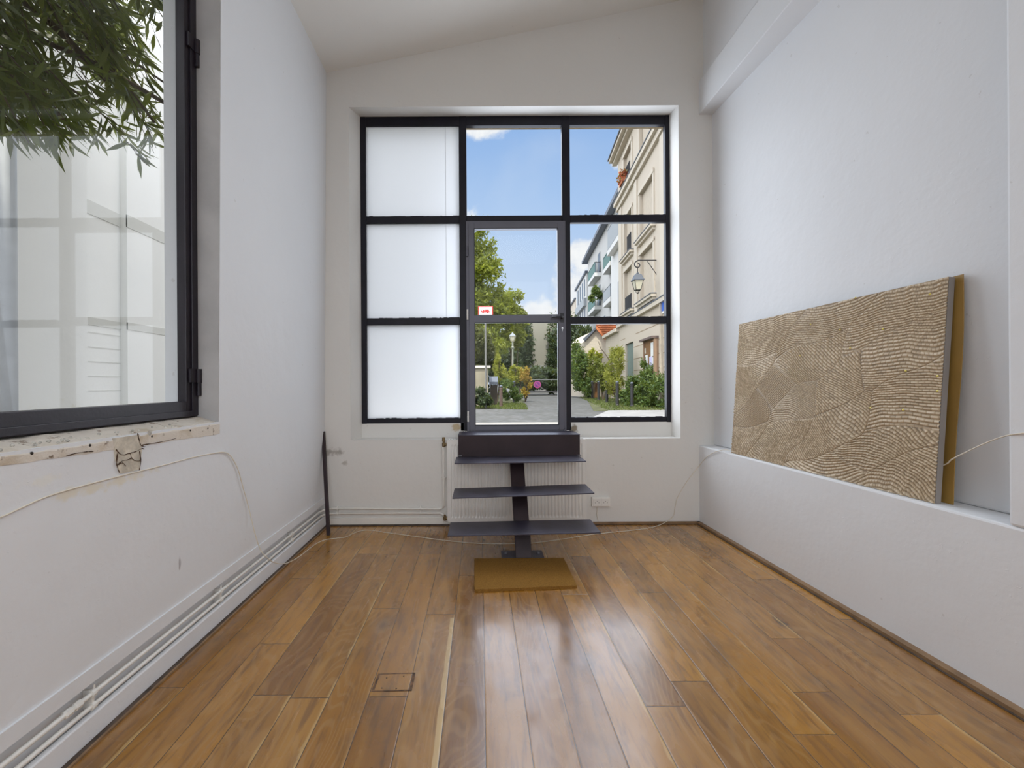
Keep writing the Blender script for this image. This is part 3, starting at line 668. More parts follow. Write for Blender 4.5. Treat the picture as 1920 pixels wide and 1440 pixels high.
cp += [(2.135, 3.60, .765), (2.19, 3.50, .758), (2.22, 3.0, .757), (2.235, 2.45, .765)]
cp += [PX(1757, 876, 2.272), PX(1785, 861, 2.262), PX(1815, 846, 2.25), PX(1850, 830, 2.24), PX(1885, 817.5, 2.20), PX(1920, 812, 2.19), PX(1980, 806, 2.2)]
tag(obj('white_cable', MB().tube(smooth_path(cp, 6), .0030, 7), M['cable'], None, smooth=True), 'thin cream cable trailing over walls and floor, past the stairs and behind the panels', 'cable')

# floor hatch
mb = MB(); C = [PZ(697, 1297, 0), PZ(771, 1295, 0), PZ(778, 1262, 0), PZ(710, 1264, 0)]
HT = thing('floor_hatch', 'small rectangular patch let into the floorboards, rimmed with a dark line', 'hatch', (C[0][0], C[0][1], 0))
cc = Vector([sum(q[k] for q in C) / 4 for k in range(3)])
def sc(q, k, z): return (cc.x + (q[0] - cc.x) * k, cc.y + (q[1] - cc.y) * k, z)
mb.add([sc(q, 1.03, .0012) for q in C] + [sc(q, .90, .0012) for q in C] + [sc(q, 1.03, 0) for q in C] + [sc(q, .9, 0) for q in C], [(i, (i + 1) % 4, 4 + (i + 1) % 4, 4 + i) for i in range(4)] + [(i, (i + 1) % 4, 8 + (i + 1) % 4, 8 + i) for i in range(4)] + [(4 + i, 4 + (i + 1) % 4, 12 + (i + 1) % 4, 12 + i) for i in range(4)])
obj('hatch_rim', mb, simple('hatch_rim', (.12, .060, .026), .7, 0, .75, 45), HT)
obj('hatch_plate', MB().hexa([sc(q, .90, .0) for q in C], [sc(q, .90, .0015) for q in C]), M['floor'], HT)
for (u, v) in ((725, 1271), (743, 1291), (757, 1268), (716, 1290)): obj('hatch_screw', MB().lathe(PZ(u, v, .0015), [(.0035, 0), (.003, .001)], 8), M['hole'], HT)

# ================================================================== PANELS ON THE LEDGE
BL, BR = Vector(PX(1371, 851, 2.137)), Vector((2.226, 2.09, .765))
BL = Vector((2.137, 3.63, .752)); BR = Vector((2.224, 2.088, .752))
TLp, TRp = Vector((2.212, 3.63, 1.845)), Vector((2.302, 2.090, 1.862))
AP = thing('relief_panel', 'large beige relief panel of wavy chipped rows leaning on the wall ledge', 'artwork', tuple((BL + BR) / 2))
eu = (BR - BL).normalized(); ev0 = ((TLp - BL) + (TRp - BR)).normalized(); nn = eu.cross(ev0).normalized()
if nn.x > 0: nn = -nn
PWd, PHt = 1.545, 1.10
NU, NV = 680, 480
uu = np.linspace(0, 1, NU); vv = np.linspace(0, 1, NV); UU, VV = np.meshgrid(uu, vv)
XX, YY = UU * 1.545, VV * 1.10
rs = np.random.RandomState(4)
# regions with their own flow of rows: (seed x, seed y, centre x, centre y, pitch)
R = [(.30, .92, .5, 2.6, .021), (.80, .98, .95, -1.3, .023), (1.30, .95, 1.25, 2.0, .026), (1.28, .72, 1.35, 1.9, .025),
     (.72, .72, .1, -.4, .022), (1.02, .60, -.2, -.9, .024), (.45, .50, 1.6, -1.2, .017), (.28, .38, 1.6, -1.6, .017), (.62, .44, .55, -.35, .019),
     (.95, .33, -.1, -1.0, .023), (1.35, .45, 1.1, 2.6, .024), (.15, .18, -.9, -.8, .021), (.52, .20, -.4, -.9, .021), (1.20, .20, 1.05, -.45, .026), (1.0, .03, .8, 1.6, .024), (1.42, .05, 1.3, -.5, .027), (.08, .62, 1.3, 2.2, .019)]
wx = XX + .03 * np.sin(YY * 9 + 1.3) + .02 * np.sin(XX * 13 + YY * 7); wy = YY + .03 * np.sin(XX * 8 + .5) + .015 * np.sin(YY * 17 + 3)
# stretch diagonal
D = np.stack([np.hypot((wx - r[0]) * .9 + (wy - r[1]) * -.35, (wy - r[1]) * 1.15 - (wx - r[0]) * .35) for r in R])
order = np.sort(D, axis=0); ids = np.argmin(D, axis=0); edge = order[1] - order[0]
phi = np.zeros_like(XX); tang = np.zeros_like(XX)
for k, r in enumerate(R):
    msk = ids == k; ddx, ddy = wx - r[2], wy - r[3]; rad = np.hypot(ddx, ddy); ang = np.arctan2(ddy, ddx) * rad.mean()
    wob = .003 * np.sin(ang * 22 + k) + .0015 * np.sin(ang * 47 + 2 * k)
    phi[msk] = ((rad + wob) / (r[4] * .66))[msk]; tang[msk] = (ang / .030)[msk]
rowi = np.floor(phi); fr_ = phi - rowi
tt = tang + (rowi * .618) % 1; ci = np.floor(tt); ft = tt - ci
hsh = np.abs(np.sin(rowi * 127.1 + ci * 311.7 + ids * 74.7) * 43758.5453) % 1
ridge = np.sin(PI * fr_) ** 1.3; brk = 1 - np.exp(-((np.minimum(ft, 1 - ft)) / .08) ** 2) * .55
soft = np.where((ids == 6) | (ids == 7) | (ids == 8), .55, 1.0)
H = ridge * brk * (.45 + .55 * hsh) * soft
crack = np.exp(-(edge / .008) ** 2); H = H * (1 - .9 * crack)
tone = np.clip(.02 + .42 * hsh * soft + .55 * (ridge * brk) ** 1.5 * (.5 + .5 * soft) - .35 * crack * (ids % 2), 0, 1)
amp = .0075
e0 = np.array(BL); du = np.array(BR) - e0; dv = (np.array(TLp) - e0); dvr = np.array(TRp) - np.array(BR)
P3 = e0 + UU[..., None] * du + VV[..., None] * (dv * (1 - UU[..., None]) + dvr * UU[..., None]) + (H * amp + .0005)[..., None] * np.array(nn)
# slightly irregular top edge
loc = np.array(AP.location)
me = bpy.data.meshes.new('relief_surface'); I = np.arange(NU * NV).reshape(NV, NU)
fq = np.stack([I[:-1, :-1], I[:-1, 1:], I[1:, 1:], I[1:, :-1]], -1).reshape(-1, 4)
me.from_pydata((P3.reshape(-1, 3) - loc).tolist(), [], fq.tolist())
a_ = me.attributes.new('tone', 'FLOAT', 'POINT'); a_.data.foreach_set('value', tone.reshape(-1).astype(np.float32))
me.materials.append(M['relief']); ro = bpy.data.objects.new('relief_surface', me); COL.objects.link(ro); ro.parent = AP
th = Vector(nn) * -.030
obj('tray_frame', MB().hexa([BL, BR, BR + th, BL + th], [TLp, TRp, TRp + th, TLp + th]), M['board_edge'], AP)
for (x, y) in ((1757, 735), (1698, 697), (1594, 654), (1743, 554), (1632, 766), (1757, 707), (1655, 619), (1520, 610), (1604, 560), (1693, 770), (1500, 668), (1575, 620)):
    u_ = (x - 1371) / 395; 
    p = PX(x, y, 2.2)  # intersect the ray with the panel plane
    r_ = Vector((uv(x, y)[0] / F, 1, -uv(x, y)[1] / F)); o_ = Vector((0, 0, CAMZ)); k_ = (BL - o_).dot(nn) / r_.dot(nn); q = o_ + r_ * k_ + nn * .006
    gd = MB().add([q, q + eu * .012, q + eu * .010 + ev0 * .010, q + ev0 * .008, q + nn * .003 + eu * .005 + ev0 * .004], [(0, 1, 4), (1, 2, 4), (2, 3, 4), (3, 0, 4)]); obj('gold_fleck', gd, M['gold'], AP)
# hardboard sheet behind
hb = MB(); n = 16; lo = []
for i in range(n + 1):
    bow = -.007 * math.sin(PI * (i / n)) + .006 * math.sin(2 * PI * i / n)
    for (y, xo) in ((3.50, .115), (2.065 + bow, 0)):
        z = .752 + ((1.79 if y > 3 else 1.868) - .752) * i / n
        xb = (2.215 + .055 * i / n) if y > 3 else 2.290 + .055 * i / n
        lo.append((xb - .004, y, z)); lo.append((xb, y, z))
fs = []
for i in range(n):
    a = i * 4
    fs += [(a, a + 2, a + 6, a + 4), (a + 3, a + 1, a + 5, a + 7), (a + 2, a + 3, a + 7, a + 6), (a + 1, a, a + 4, a + 5)]
fs += [(0, 1, 3, 2), (n * 4, n * 4 + 2, n * 4 + 3, n * 4 + 1)]
hb.add(lo, fs)
tag(obj('hardboard_sheet', hb, M['cardboard'], None), 'thin ochre hardboard sheet standing on the ledge behind the relief panel', 'board')

# ================================================================== OUTSIDE
G = .45
def leaf_cloud(name, mt, parent, pts, size, aspect=.5, seed=0, updown=0.0, dirs=None):
    rs = np.random.RandomState(seed); n = len(pts); pts = np.asarray(pts, float)
    d = rs.normal(size=(n, 3)) if dirs is None else np.asarray(dirs, float)
    d[:, 2] += updown; d /= np.linalg.norm(d, axis=1)[:, None]
    w = np.cross(d, rs.normal(size=(n, 3))); w /= np.linalg.norm(w, axis=1)[:, None] + 1e-9
    nn_ = np.cross(d, w)
    L = (size * rs.uniform(.6, 1.25, n))[:, None]; Wd = L * aspect * .5
    loc = np.array(wloc(parent)) if parent else np.zeros(3)
    p = pts - loc
    V = np.stack([p, p + d * L * .4 + w * Wd, p + d * L - nn_ * L * .12, p + d * L * .4 - w * Wd], 1).reshape(-1, 3)
    I = np.arange(n * 4).reshape(n, 4); Fc = np.concatenate([I[:, [0, 1, 2]], I[:, [0, 2, 3]]])
    me = bpy.data.meshes.new(name); me.from_pydata(V.tolist(), [], Fc.tolist()); me.materials.append(mt)
    o = bpy.data.objects.new(name, me); COL.objects.link(o)
    if parent: o.parent = parent
    return o
def blob_pts(blobs, n, rs, shell=.55):
    vol = np.array([b[3] * b[4] * b[5] for b in blobs]) ** (2 / 3); cnt = (n * vol / vol.sum()).astype(int); out = []
    for b, k in zip(blobs, cnt):
        # sub-clumps give the crown its lumpy light and dark
        m_ = max(6, k // 60); cdir = rs.normal(size=(m_, 3)); cdir /= np.linalg.norm(cdir, axis=1)[:, None]
        cr_ = shell + (1 - shell) * rs.uniform(0, 1, m_) ** .5
        cen = cdir * cr_[:, None]; j = rs.randint(0, m_, k)
        q = cen[j] + rs.normal(size=(k, 3)) * .13
        out.append(q * np.array(b[3:6]) + np.array(b[:3]))
    return np.concatenate(out)
def pb(x, y, Y, rx, rz, ry=None):     # blob given in the photo's pixels at distance Y
    p = PY(x, y, Y); s = Y / F
    return (p[0], Y, p[2], rx * s, (ry if ry else max(rx, rz) * s), rz * s)
def plant(name, label, cat, base, blobs, n, mt, size, seed, trunk=True, group=None, aspect=.5, extra=None, shell=.55):
    rs = np.random.RandomState(seed)
    T = thing(name, label, cat, base, group)
    pts = blob_pts(blobs, n, rs, shell); pts[:, 2] = np.maximum(pts[:, 2], base[2] + .03)
    leaf_cloud('foliage', mt, T, pts, size, aspect, seed)
    if trunk:
        mb = MB(); bx, by, bz = base
        for k, b in enumerate(sorted(blobs, key=lambda q: -q[5])[:5]):
            r0 = min(.16, .03 + .02 * b[5]); mid = ((bx + b[0]) / 2 + .1 * (-1) ** k, (by + b[1]) / 2, (bz + b[2]) / 2 + .2)
            mb.tube(smooth_path([(bx, by, bz), mid, (b[0], b[1], b[2])], 5), [r0 * (1 - .06 * i) for i in range(11)], 6)
        obj('trunk', mb, M['bark'], T)
    return T

# ---- ground outside
gs = MB().box(-40, 40, 4.6, 120, G - .3, G)
o = struct('ground', gs, M['cobble']); o.name = 'street_paving'
th_ = MB().box(-1.2, 3.2, 4.43, 4.97, G, .902); tag(obj('stone_threshold', th_, M['stone'], None, bevel=.01), 'stone step outside the glazed door, coloured pale as if sunlit', 'step')  # pale colour stands in for sunlight on the step
kb = MB(); a = PZ(1125, 782, G); kb.hexa([(2.9, 11.0, G), (12, 11.0, G), (12, 13.7, G), (PZ(1140, 771, G)[0], 13.7, G)], [(2.9, 11.0, G + .03), (12, 11.0, G + .03), (12, 13.7, G + .03), (PZ(1140, 771, G)[0], 13.7, G + .03)])
struct('trim_8', kb, M['concrete'])
sv = MB().add([(1.2 + 2.45, 13.7, G + .01), (16, 13.7, G + .01), (16, 60, G + .01), (9.1, 60, G + .01), (PZ(1098, 745, G)[0], PZ(1098, 745, G)[1], G + .01)], [(0, 1, 2, 3, 4)])
struct('trim_9', sv, M['soil'])
sv = MB().add([(-12, 13.6, G + .01), (PZ(960, 766, G)[0], PZ(960, 766, G)[1], G + .01), (PZ(985, 752, G)[0], PZ(985, 752, G)[1], G + .01), (PZ(976, 746, G)[0], PZ(976, 746, G)[1], G + .01), (-12, 32, G + .01)], [(0, 1, 2, 3, 4)])
struct('trim_10', sv, M['soil'])
rs = np.random.RandomState(11)
def verge(name, quad, n, size, label):
    q = np.array(quad); u = rs.uniform(0, 1, n); v = rs.uniform(0, 1, n)
    p = (q[0] * (1 - u)[:, None] + q[1] * u[:, None]) * (1 - v)[:, None] + (q[3] * (1 - u)[:, None] + q[2] * u[:, None]) * v[:, None]
    o = leaf_cloud(name, M['grass'], None, p, size * .45, .25, 3, 1.6); tag(o, label, 'grass', kind='stuff')
verge('verge_grass', [PZ(1140, 771, G), PZ(1250, 771, G), PZ(1180, 745, G), PZ(1085, 745, G)], 5000, .22, 'rough grass along the bollards before the cream building')
verge('verge_grass', [PZ(890, 766, G), PZ(990, 769, G), PZ(985, 757, G), PZ(890, 755, G)], 4000, .2, 'dark rough grass and weeds at the foot of the old posts')

# ---- cream building with belt courses
def fp(s, d, z, X0=5.04): # point on facade: s = Y along street, d = outwards towards the street
    n_ = Vector((1, -.1, 0)).normalized(); return (X0 + .1 * s - n_.x * d, s - n_.y * d, z)
def fbox(mb, s0, s1, d0, d1, z0, z1, X0=5.04):
    mb.hexa([fp(s0, d1, z0, X0), fp(s0, d0, z0, X0), fp(s1, d0, z0, X0), fp(s1, d1, z0, X0)], [fp(s0, d1, z1, X0), fp(s0, d0, z1, X0), fp(s1, d0, z1, X0), fp(s1, d1, z1, X0)]); return mb
def spx(x, X0=5.04):   # distance along the facade for a pixel column
    return X0 / ((x - CX) / F - .1)
BA = thing('town_house', 'tall cream stuccoed town house with moulded belt courses across the street', 'building', fp(19, 0, G))
wl = MB(); s0, s1 = 9.0, spx(1161)
cols = [(16.3, 18.1), (19.45, 20.9), (12.0, 13.6)]
rows_ = [(4.75, 6.75), (7.40, 9.35), (10.90, 12.35)]
# wall built around window recesses
def wall_with(mb, s0, s1, z0, z1, holes, depth):
    ss = sorted({s0, s1, *[h[0] for h in holes], *[h[1] for h in holes]}); zz = sorted({z0, z1, *[h[2] for h in holes], *[h[3] for h in holes]})
    for a, b2 in zip(ss[:-1], ss[1:]):
        for c_, d_ in zip(zz[:-1], zz[1:]):
            if not any(h[0] <= a and b2 <= h[1] and h[2] <= c_ and d_ <= h[3] for h in holes): fbox(mb, a, b2, -depth, 0, c_, d_)
    fbox(mb, s0, s1, -4, -depth, z0, z1)
holes = [(a, b2, c_, d_) for (a, b2) in cols for (c_, d_) in rows_] + [(19.4, 20.9, G, 3.25)]
wall_with(wl, s0, s1, G, 13.15, holes, .16); obj('facade_wall', wl, M['facade'], BA)
for z, h, dd in ((4.22, .16, .14), (10.50, .20, .24), (10.25, .25, .12), (12.85, .15, .22), (13.0, .15, .40)):
    fbox_mb = MB(); fbox(fbox_mb, s0, s1 + (.0 if z < 12 else .35), -.02, dd, z, z + h); obj('belt_course' if z < 12 else 'eaves_cornice', fbox_mb, M['facade_trim'], BA)
cap = MB(); fbox(cap, s0, s1 + .4, -3, .46, 13.15, 13.21); obj('roof_edge', cap, M['zinc'], BA)
for z, dd in ((4.38, .16), (10.70, .27)): obj('belt_flashing', fbox(MB(), s0, s1, -.02, dd, z, z + .035), M['zinc'], BA)
gr = MB()
for z in (1.35, 1.9, 2.42, 2.95):
    for (a, b2) in ((s0, 19.3), (21.0, s1)): fbox(gr, a, b2, -.01, .004, z, z + .035)
fbox(gr, s0, 19.0, -.01, .004, 3.52, 3.555); fbox(gr, 20.9, s1 - .4, -.01, .004, 3.52, 3.555)
obj('stone_grooves', gr, M['groove'], BA)
for (a, b2) in cols:
    for ri, (c_, d_) in enumerate(rows_):
        wn = fbox(MB(), a + .02, b2 - .02, -.155, -.10, c_ + .02, d_ - .02)
        w_ = obj('window_shutter', wn, M['shutter'], BA)
        sr = MB(); fbox(sr, a - .16, a, -.02, .05, c_, d_ + .1); fbox(sr, b2, b2 + .16, -.02, .05, c_, d_ + .1); fbox(sr, a - .16, b2 + .16, -.02, .07, d_, d_ + .16); obj('window_surround', sr, M['facade_trim'], w_)
        if ri < 2:
            si = MB(); fbox(si, a - .28, b2 + .28, -.02, .20, c_ - .13, c_ - .03); fbox(si, a - .2, b2 + .2, -.02, .11, c_ - .24, c_ - .13); obj('window_ledge', si, M['facade_trim'], w_)
            obj('ledge_flashing', fbox(MB(), a - .3, b2 + .3, -.02, .22, c_ - .03, c_), M['zinc'], w_)
def railing(parent, s0, s1, d, z0, z1, X0, m_, step=.12, name='railing'):
    mb = MB(); fbox(mb, s0, s1, d - .02, d + .02, z1 - .04, z1, X0); fbox(mb, s0, s1, d - .02, d + .02, z0, z0 + .03, X0); s = s0
    while s < s1: fbox(mb, s, s + .025, d - .012, d + .012, z0, z1, X0); s += step
    return obj(name, mb, m_, parent)
railing(BA, 19.45, 20.2, .06, 7.42, 8.25, 5.04, M['iron'], .1); railing(BA, 19.45, 20.9, .10, 10.92, 11.5, 5.04, M['iron'], .1); railing(BA, 19.45, 20.6, .06, 4.78, 5.45, 5.04, M['iron'], .06)
obj('street_door', fbox(MB(), 19.42, 20.88, -.15, -.09, G, 3.22), M['green_door'], BA)
dp = MB(); fbox(dp, spx(1244), spx(1244) + .1, .0, .1, G, 4.2); obj('drain_pipe', dp, M['shutter'], BA)
for (a, b2) in ((s1 - .9, s1 - .35), (18.5, 18.95), (14.0, 15.4)): obj('pilaster', fbox(MB(), a, b2, -.02, .06, 4.4, 10.2), M['facade_trim'], BA)
# flower box
FB = thing('flower_box', 'red flowers in a box high on the cream town house windowsill', 'flower box', fp(20.2, .15, 10.95))
obj('planter', fbox(MB(), 19.9, 20.6, .12, .32, 10.80, 11.02), M['terracotta'], FB)
rs2 = np.random.RandomState(2); pts = np.array([fp(s, dd, z) for s, dd, z in zip(rs2.uniform(19.85, 20.65, 350), rs2.uniform(.05, .4, 350), rs2.uniform(10.95, 11.35, 350))])
leaf_cloud('flowers', leafmat('red_petals', [(.55, .05, .04), (.45, .08, .05), (.12, .2, .05)], .2), FB, pts, .12, .8, 5)

# ground-floor wing behind the corner, then tiled house
WG = thing('low_wing', 'low cream wing next to the tall town house, reaching to the tiled gable', 'building', fp(24, 0, G))
obj('wall', fbox(MB(), s1 + .02, 25.8, -3, 0, G, 4.05), M['facade'], WG); obj('roof_edge', fbox(MB(), s1, 25.9, -4, .2, 4.05, 4.22), M['facade_trim'], WG)
GH = thing('tiled_gable_house', 'small pale house with a terracotta tiled gable roof behind the low wing', 'building', fp(29, 0, G))
A = PY(1117, 617, 27.5); E = PY(1139, 643, 27.5); E2 = PY(1095, 640, 27.5)
gm = MB().prism([(E2[0], G), (A[0] + 3.0, G), (A[0] + 3.0, A[2] - .1), (A[0], A[2] - .05), (E2[0], E2[2] - .05)], lambda p, q, w: (p, w, q), 27.7, 33); obj('wall', gm, simple('pale_render', (.62, .56, .47), .9), GH)
rf = MB(); q0, q1 = 27.4, 31
rf.hexa([(A[0], q0, A[2]), (E[0], q0, E[2]), (E[0] + 1.8, q1, E[2]), (A[0] + 1.8, q1, A[2])], [(A[0], q0, A[2] + .22), (E[0] + .1, q0, E[2] + .22), (E[0] + 1.9, q1, E[2] + .22), (A[0] + 1.8, q1, A[2] + .22)])
for k in range(7):
    f_ = k / 7; x0_, z0_ = A[0] * (1 - f_) + E[0] * f_, A[2] * (1 - f_) + E[2] * f_
    rf.tube([(x0_, q0, z0_ + .25), (x0_ + 3.4, q0 + 1.2, z0_ + .35)], .05, 5)
rf.hexa([(A[0], q0 + .05, A[2]), (E[0], q0 + .05, E[2]), (E[0] + 3.2, q0 + 2.2, E[2] + .3), (A[0] + 3.2, q0 + 2.2, A[2] + .3)], [(A[0], q0 + .05, A[2] + .2), (E[0], q0 + .05, E[2] + .2), (E[0] + 3.2, q0 + 2.2, E[2] + .5), (A[0] + 3.2, q0 + 2.2, A[2] + .5)])
obj('tiled_roof', rf, M['terracotta'], GH)
rf = MB().hexa([(A[0], q0, A[2]), (E2[0], q0, E2[2]), (E2[0] + 1.8, q1, E2[2]), (A[0] + 1.8, q1, A[2])], [(A[0], q0, A[2] + .14), (E2[0] - .1, q0, E2[2] + .14), (E2[0] + 1.7, q1, E2[2] + .14), (A[0] + 1.8, q1, A[2] + .14)]); obj('side_roof', rf, M['zinc'], GH)
obj('window', MB().box(PY(1125, 670, 27.6)[0], PY(1129, 670, 27.6)[0], 27.62, 27.7, PY(1127, 681, 27.6)[2], PY(1127, 661, 27.6)[2]), M['win_dark'], GH)

# ---- modern apartment block
XM = 7.4
AB = thing('apartment_block', 'pale grey modern apartment block with green railed balconies and dark roof overhang', 'building', fp(38, 0, G, XM))
obj('wall', fbox(MB(), 25, 48, -8, 0, G, 15.0, XM), M['modern'], AB)
obj('roof_overhang', fbox(MB(), 25, 48.9, -8, .55, 15.0, 15.32, XM), M['zinc'], AB)
obj('projecting_bay', fbox(MB(), 25, 33, 0, .5, G, 13.2, XM), M['modern_white'], AB)
def balcony(s0, s1, d0, d1, z, m_, hrail=1.0):
    bl = obj('balcony_slab', fbox(MB(), s0, s1, d0 - .02, d1, z - .35, z, XM), M['modern_white'], AB)
    railing(bl, s0, s1, d1 - .04, z, z + hrail, XM, m_, .18)
    mb = MB()
    for dd in np.arange(d0, d1, .16): fbox(mb, s0, s0 + .03, dd, dd + .025, z, z + hrail, XM)
    fbox(mb, s0, s0 + .04, d0, d1, z + hrail - .04, z + hrail, XM); obj('side_railing', mb, M['iron'], bl)
    obj('rail_panel', fbox(MB(), s0 + .1, s1 - .05, d1 - .05, d1 - .03, z + .08, z + hrail - .1, XM), m_, bl)
balcony(40, 44.2, 0, .6, 11.75, M['rail_green']); balcony(40, 44.2, 0, .6, 8.65, M['rail_green']); balcony(33.2, 36.2, 0, .55, 10.9, M['rail_green']); balcony(33.2, 36.2, 0, .55, 8.1, M['rail_grey'])
balcony(28.5, 32.2, .5, .95, 11.3, M['rail_grey'], 1.6); balcony(40, 44.2, 0, .6, 5.4, M['rail_grey'])
for (a, b2, c_, d_) in ((40.3, 41.5, 11.8, 13.8), (42.4, 43.8, 11.8, 13.5), (40.3, 41.5, 8.7, 10.7), (33.5, 34.6, 10.95, 13.0), (35, 36, 10.95, 12.6), (33.6, 35.4, 8.2, 10.2), (38, 38.8, 5.6, 7.4), (34, 35, 4.6, 6.6), (40.3, 41.5, 5.5, 7.4), (45.8, 46.8, 8.6, 10.2)):
    obj('window', fbox(MB(), a, b2, -.02, .03, c_, d_, XM), M['win_dark'], AB)
for (a, b2, c_, d_) in ((29.2, 30.6, 6.2, 8.6), (26.5, 28, 6.2, 8.6), (29.2, 31.5, 11.3, 13.0)): obj('bay_window', fbox(MB(), a, b2, .48, .53, c_, d_, XM), M['rail_grey'], AB)
plant('balcony_plants', 'leafy plants spilling over a lower balcony of the apartment block', 'plant', (PY(1120, 560, 39.6)[0], 39.6, 9.0), [pb(1118, 545, 39.4, 8, 9), pb(1110, 560, 39.4, 5, 4), pb(1126, 552, 39.4, 5, 6)], 900, M['leaf_green'], .30, 31, False)
# farther block
FBk = thing('far_apartment_block', 'distant grey-white apartment block with slanting roof beyond the balconied one', 'building', fp(55, 0, G, XM))
obj('wall', fbox(MB(), 49, 58.5, -7, 0, G, 14.0, XM), M['modern_white'], FBk); obj('roof', fbox(MB(), 48.8, 58.7, -7, .2, 14.0, 14.25, XM), M['zinc'], FBk)
for s in (50, 51.8, 53.8, 56): obj('window', fbox(MB(), s, s + .9, -.02, .04, 11.6, 13.6, XM), M['win_dark'], FBk); obj('window', fbox(MB(), s, s + .9, -.02, .04, 8.2, 10.2, XM), M['zinc'], FBk)
obj('parapet', fbox(MB(), 49, 57, 0, .35, 10.3, 11.2, XM), M['rail_grey'], FBk)
TBk = thing('end_block', 'farthest narrow cream block at the end of the row of apartments', 'building', fp(63, 0, G, XM))
obj('wall', fbox(MB(), 59, 66, -6, 0, G, 13.0, XM), M['facade'], TBk); obj('roof', fbox(MB(), 59, 66, -6, .2, 13.0, 13.2, XM), M['zinc'], TBk)

# ---- end wall closing the street
EW = thing('end_house', 'windowless grey-beige house gable closing the street between ivy', 'building', PY(1010, 735, 46))
a, b2 = PY(960, 600, 46), PY(1075, 598, 46)
obj('gable_wall', MB().box(a[0], b2[0], 46, 50, G, PY(1010, 598, 46)[2]), M['endwall'], EW); obj('plinth', MB().box(PY(992, 690, 46)[0], PY(1028, 690, 46)[0], 45.9, 46, G, PY(1010, 685, 46)[2]), M['concrete'], EW)
# chimney-like rail far away
# ---- wall lantern
YLn = 16.0; LB = Vector(PY(1232.5, 500, YLn))
LN = thing('wall_lantern', 'four-sided street lantern hanging from a scrolled iron wall bracket on the cream building', 'street lamp', tuple(PY(1232.5, 530, YLn)))
pA, pB = PY(1233, 487.5, YLn), PY(1233, 528, YLn)
obj('wall_plate', MB().box(pB[0] - .03, pB[0] + .03, YLn - .03, YLn + .03, pB[2], pA[2]), M['iron'], LN)
ac = Vector(PY(1196, 496.5, YLn)); s_ = YLn / F
pts = [(pA[0], YLn, pA[2] - .01)] + [(ac.x + .0, YLn, ac.z + 8.6 * s_)]
for k in range(0, 22):
    an = PI / 2 + k * .30; r = (7.6 - k * .26) * s_; pts.append((ac.x + r * math.cos(an), YLn, ac.z + r * math.sin(an)))
obj('scroll_arm', MB().tube(pts, .022, 7), M['iron'], LN)
obj('brace', MB().tube([PY(1214, 490, YLn), PY(1232, 516, YLn)], .014, 6), M['iron'], LN)
lc = Vector(PY(1195.5, 530, YLn)); z = lambda y: PY(1195.5, y, YLn)[2]
obj('hanger', MB().tube([(lc.x, YLn, z(502)), (lc.x, YLn, z(514))], .016, 6), M['iron'], LN)
obj('lantern_cap', MB().lathe((lc.x, YLn, 0), [(.265, z(526.5)), (.27, z(525)), (.22, z(522)), (.165, z(516)), (.13, z(514.5)), (.055, z(513.5)), (.06, z(512)), (.01, z(510.5))], 4, ph=PI / 4), M['zinc'], LN)
obj('lantern_pane', MB().lathe((lc.x, YLn, 0), [(.115, z(543.5)), (.215, z(526.5))], 4, ph=PI / 4), M['milk'], LN)
cg = MB()
for k in range(4):
    an = PI / 4 + k * PI / 2; an2 = an + PI / 2; c1, s1_ = math.cos(an), math.sin(an); c2, s2 = math.cos(an2), math.sin(an2)
    cg.tube([(lc.x + .125 * c1, YLn + .125 * s1_, z(544)), (lc.x + .232 * c1, YLn + .232 * s1_, z(526))], .012, 5)
    cg.tube([(lc.x + .125 * c1, YLn + .125 * s1_, z(544)), (lc.x + .125 * c2, YLn + .125 * s2, z(544))], .014, 5)
    cg.tube([(lc.x + .10 * c1, YLn + .10 * s1_, z(544)), (lc.x + .03 * c1, YLn + .03 * s1_, z(550))], .009, 5)
cg.lathe((lc.x, YLn, z(550.5)), [(.04, 0), (.05, .03)], 8); obj('lantern_cage', cg, M['iron'], LN)

# ---- street name plate, notice board
SN = thing('street_sign', 'blue street sign with white edge on the cream building beside the lantern', 'sign', fp(15.3, .05, 4.1))
s_a, s_b = spx(1241.5), spx(1254); zt, zb = PY(1246, 556, 15.3)[2], PY(1246, 586, 15.0)[2]
obj('plate_border', fbox(MB(), s_b, s_a, .01, .04, zb, zt), M['sign_white'], SN); obj('plate_face', fbox(MB(), s_b, s_a - .09, .04, .05, zb + .08, zt - .04), M['sign_blue'], SN)
NB = thing('notice_board', 'brown wooden notice case with pinned papers and little roof on the cream wall', 'notice board', fp(16.4, .1, 2.0))
na, nb = spx(1235), spx(1212.5)
bxz0, bxz1 = 1.75, 3.02
obj('back_board', fbox(MB(), na, nb, 0, .08, bxz0, bxz1), M['brownwood'], NB)
frm = MB(); fbox(frm, na - .02, na + .10, .0, .16, bxz0 - .3, bxz1); fbox(frm, nb - .08, nb, .08, .14, bxz0, bxz1); fbox(frm, na, nb, .08, .12, bxz0, bxz0 + .08); obj('case_frame', frm, simple('light_brown_wood', (.33, .22, .15), .6), NB)
obj('case_roof', fbox(MB(), na - .05, nb + .12, 0, .26, bxz1, bxz1 + .08), simple('roof_board', (.15, .11, .10), .7), NB)
for (a, b2, c_, d_, m_) in ((.14, .62, .62, 1.15, 'paper'), (.45, .80, .20, .62, 'paper_violet'), (1.05, 1.35, .08, .72, 'paper'), (.16, .42, .16, .58, 'paper'), (1.3, 1.55, .78, 1.0, 'facade_trim')):
    obj('pinned_paper', fbox(MB(), na + a, min(na + b2, nb - .1), .08, .10, bxz0 + c_, bxz0 + d_), M[m_], NB)

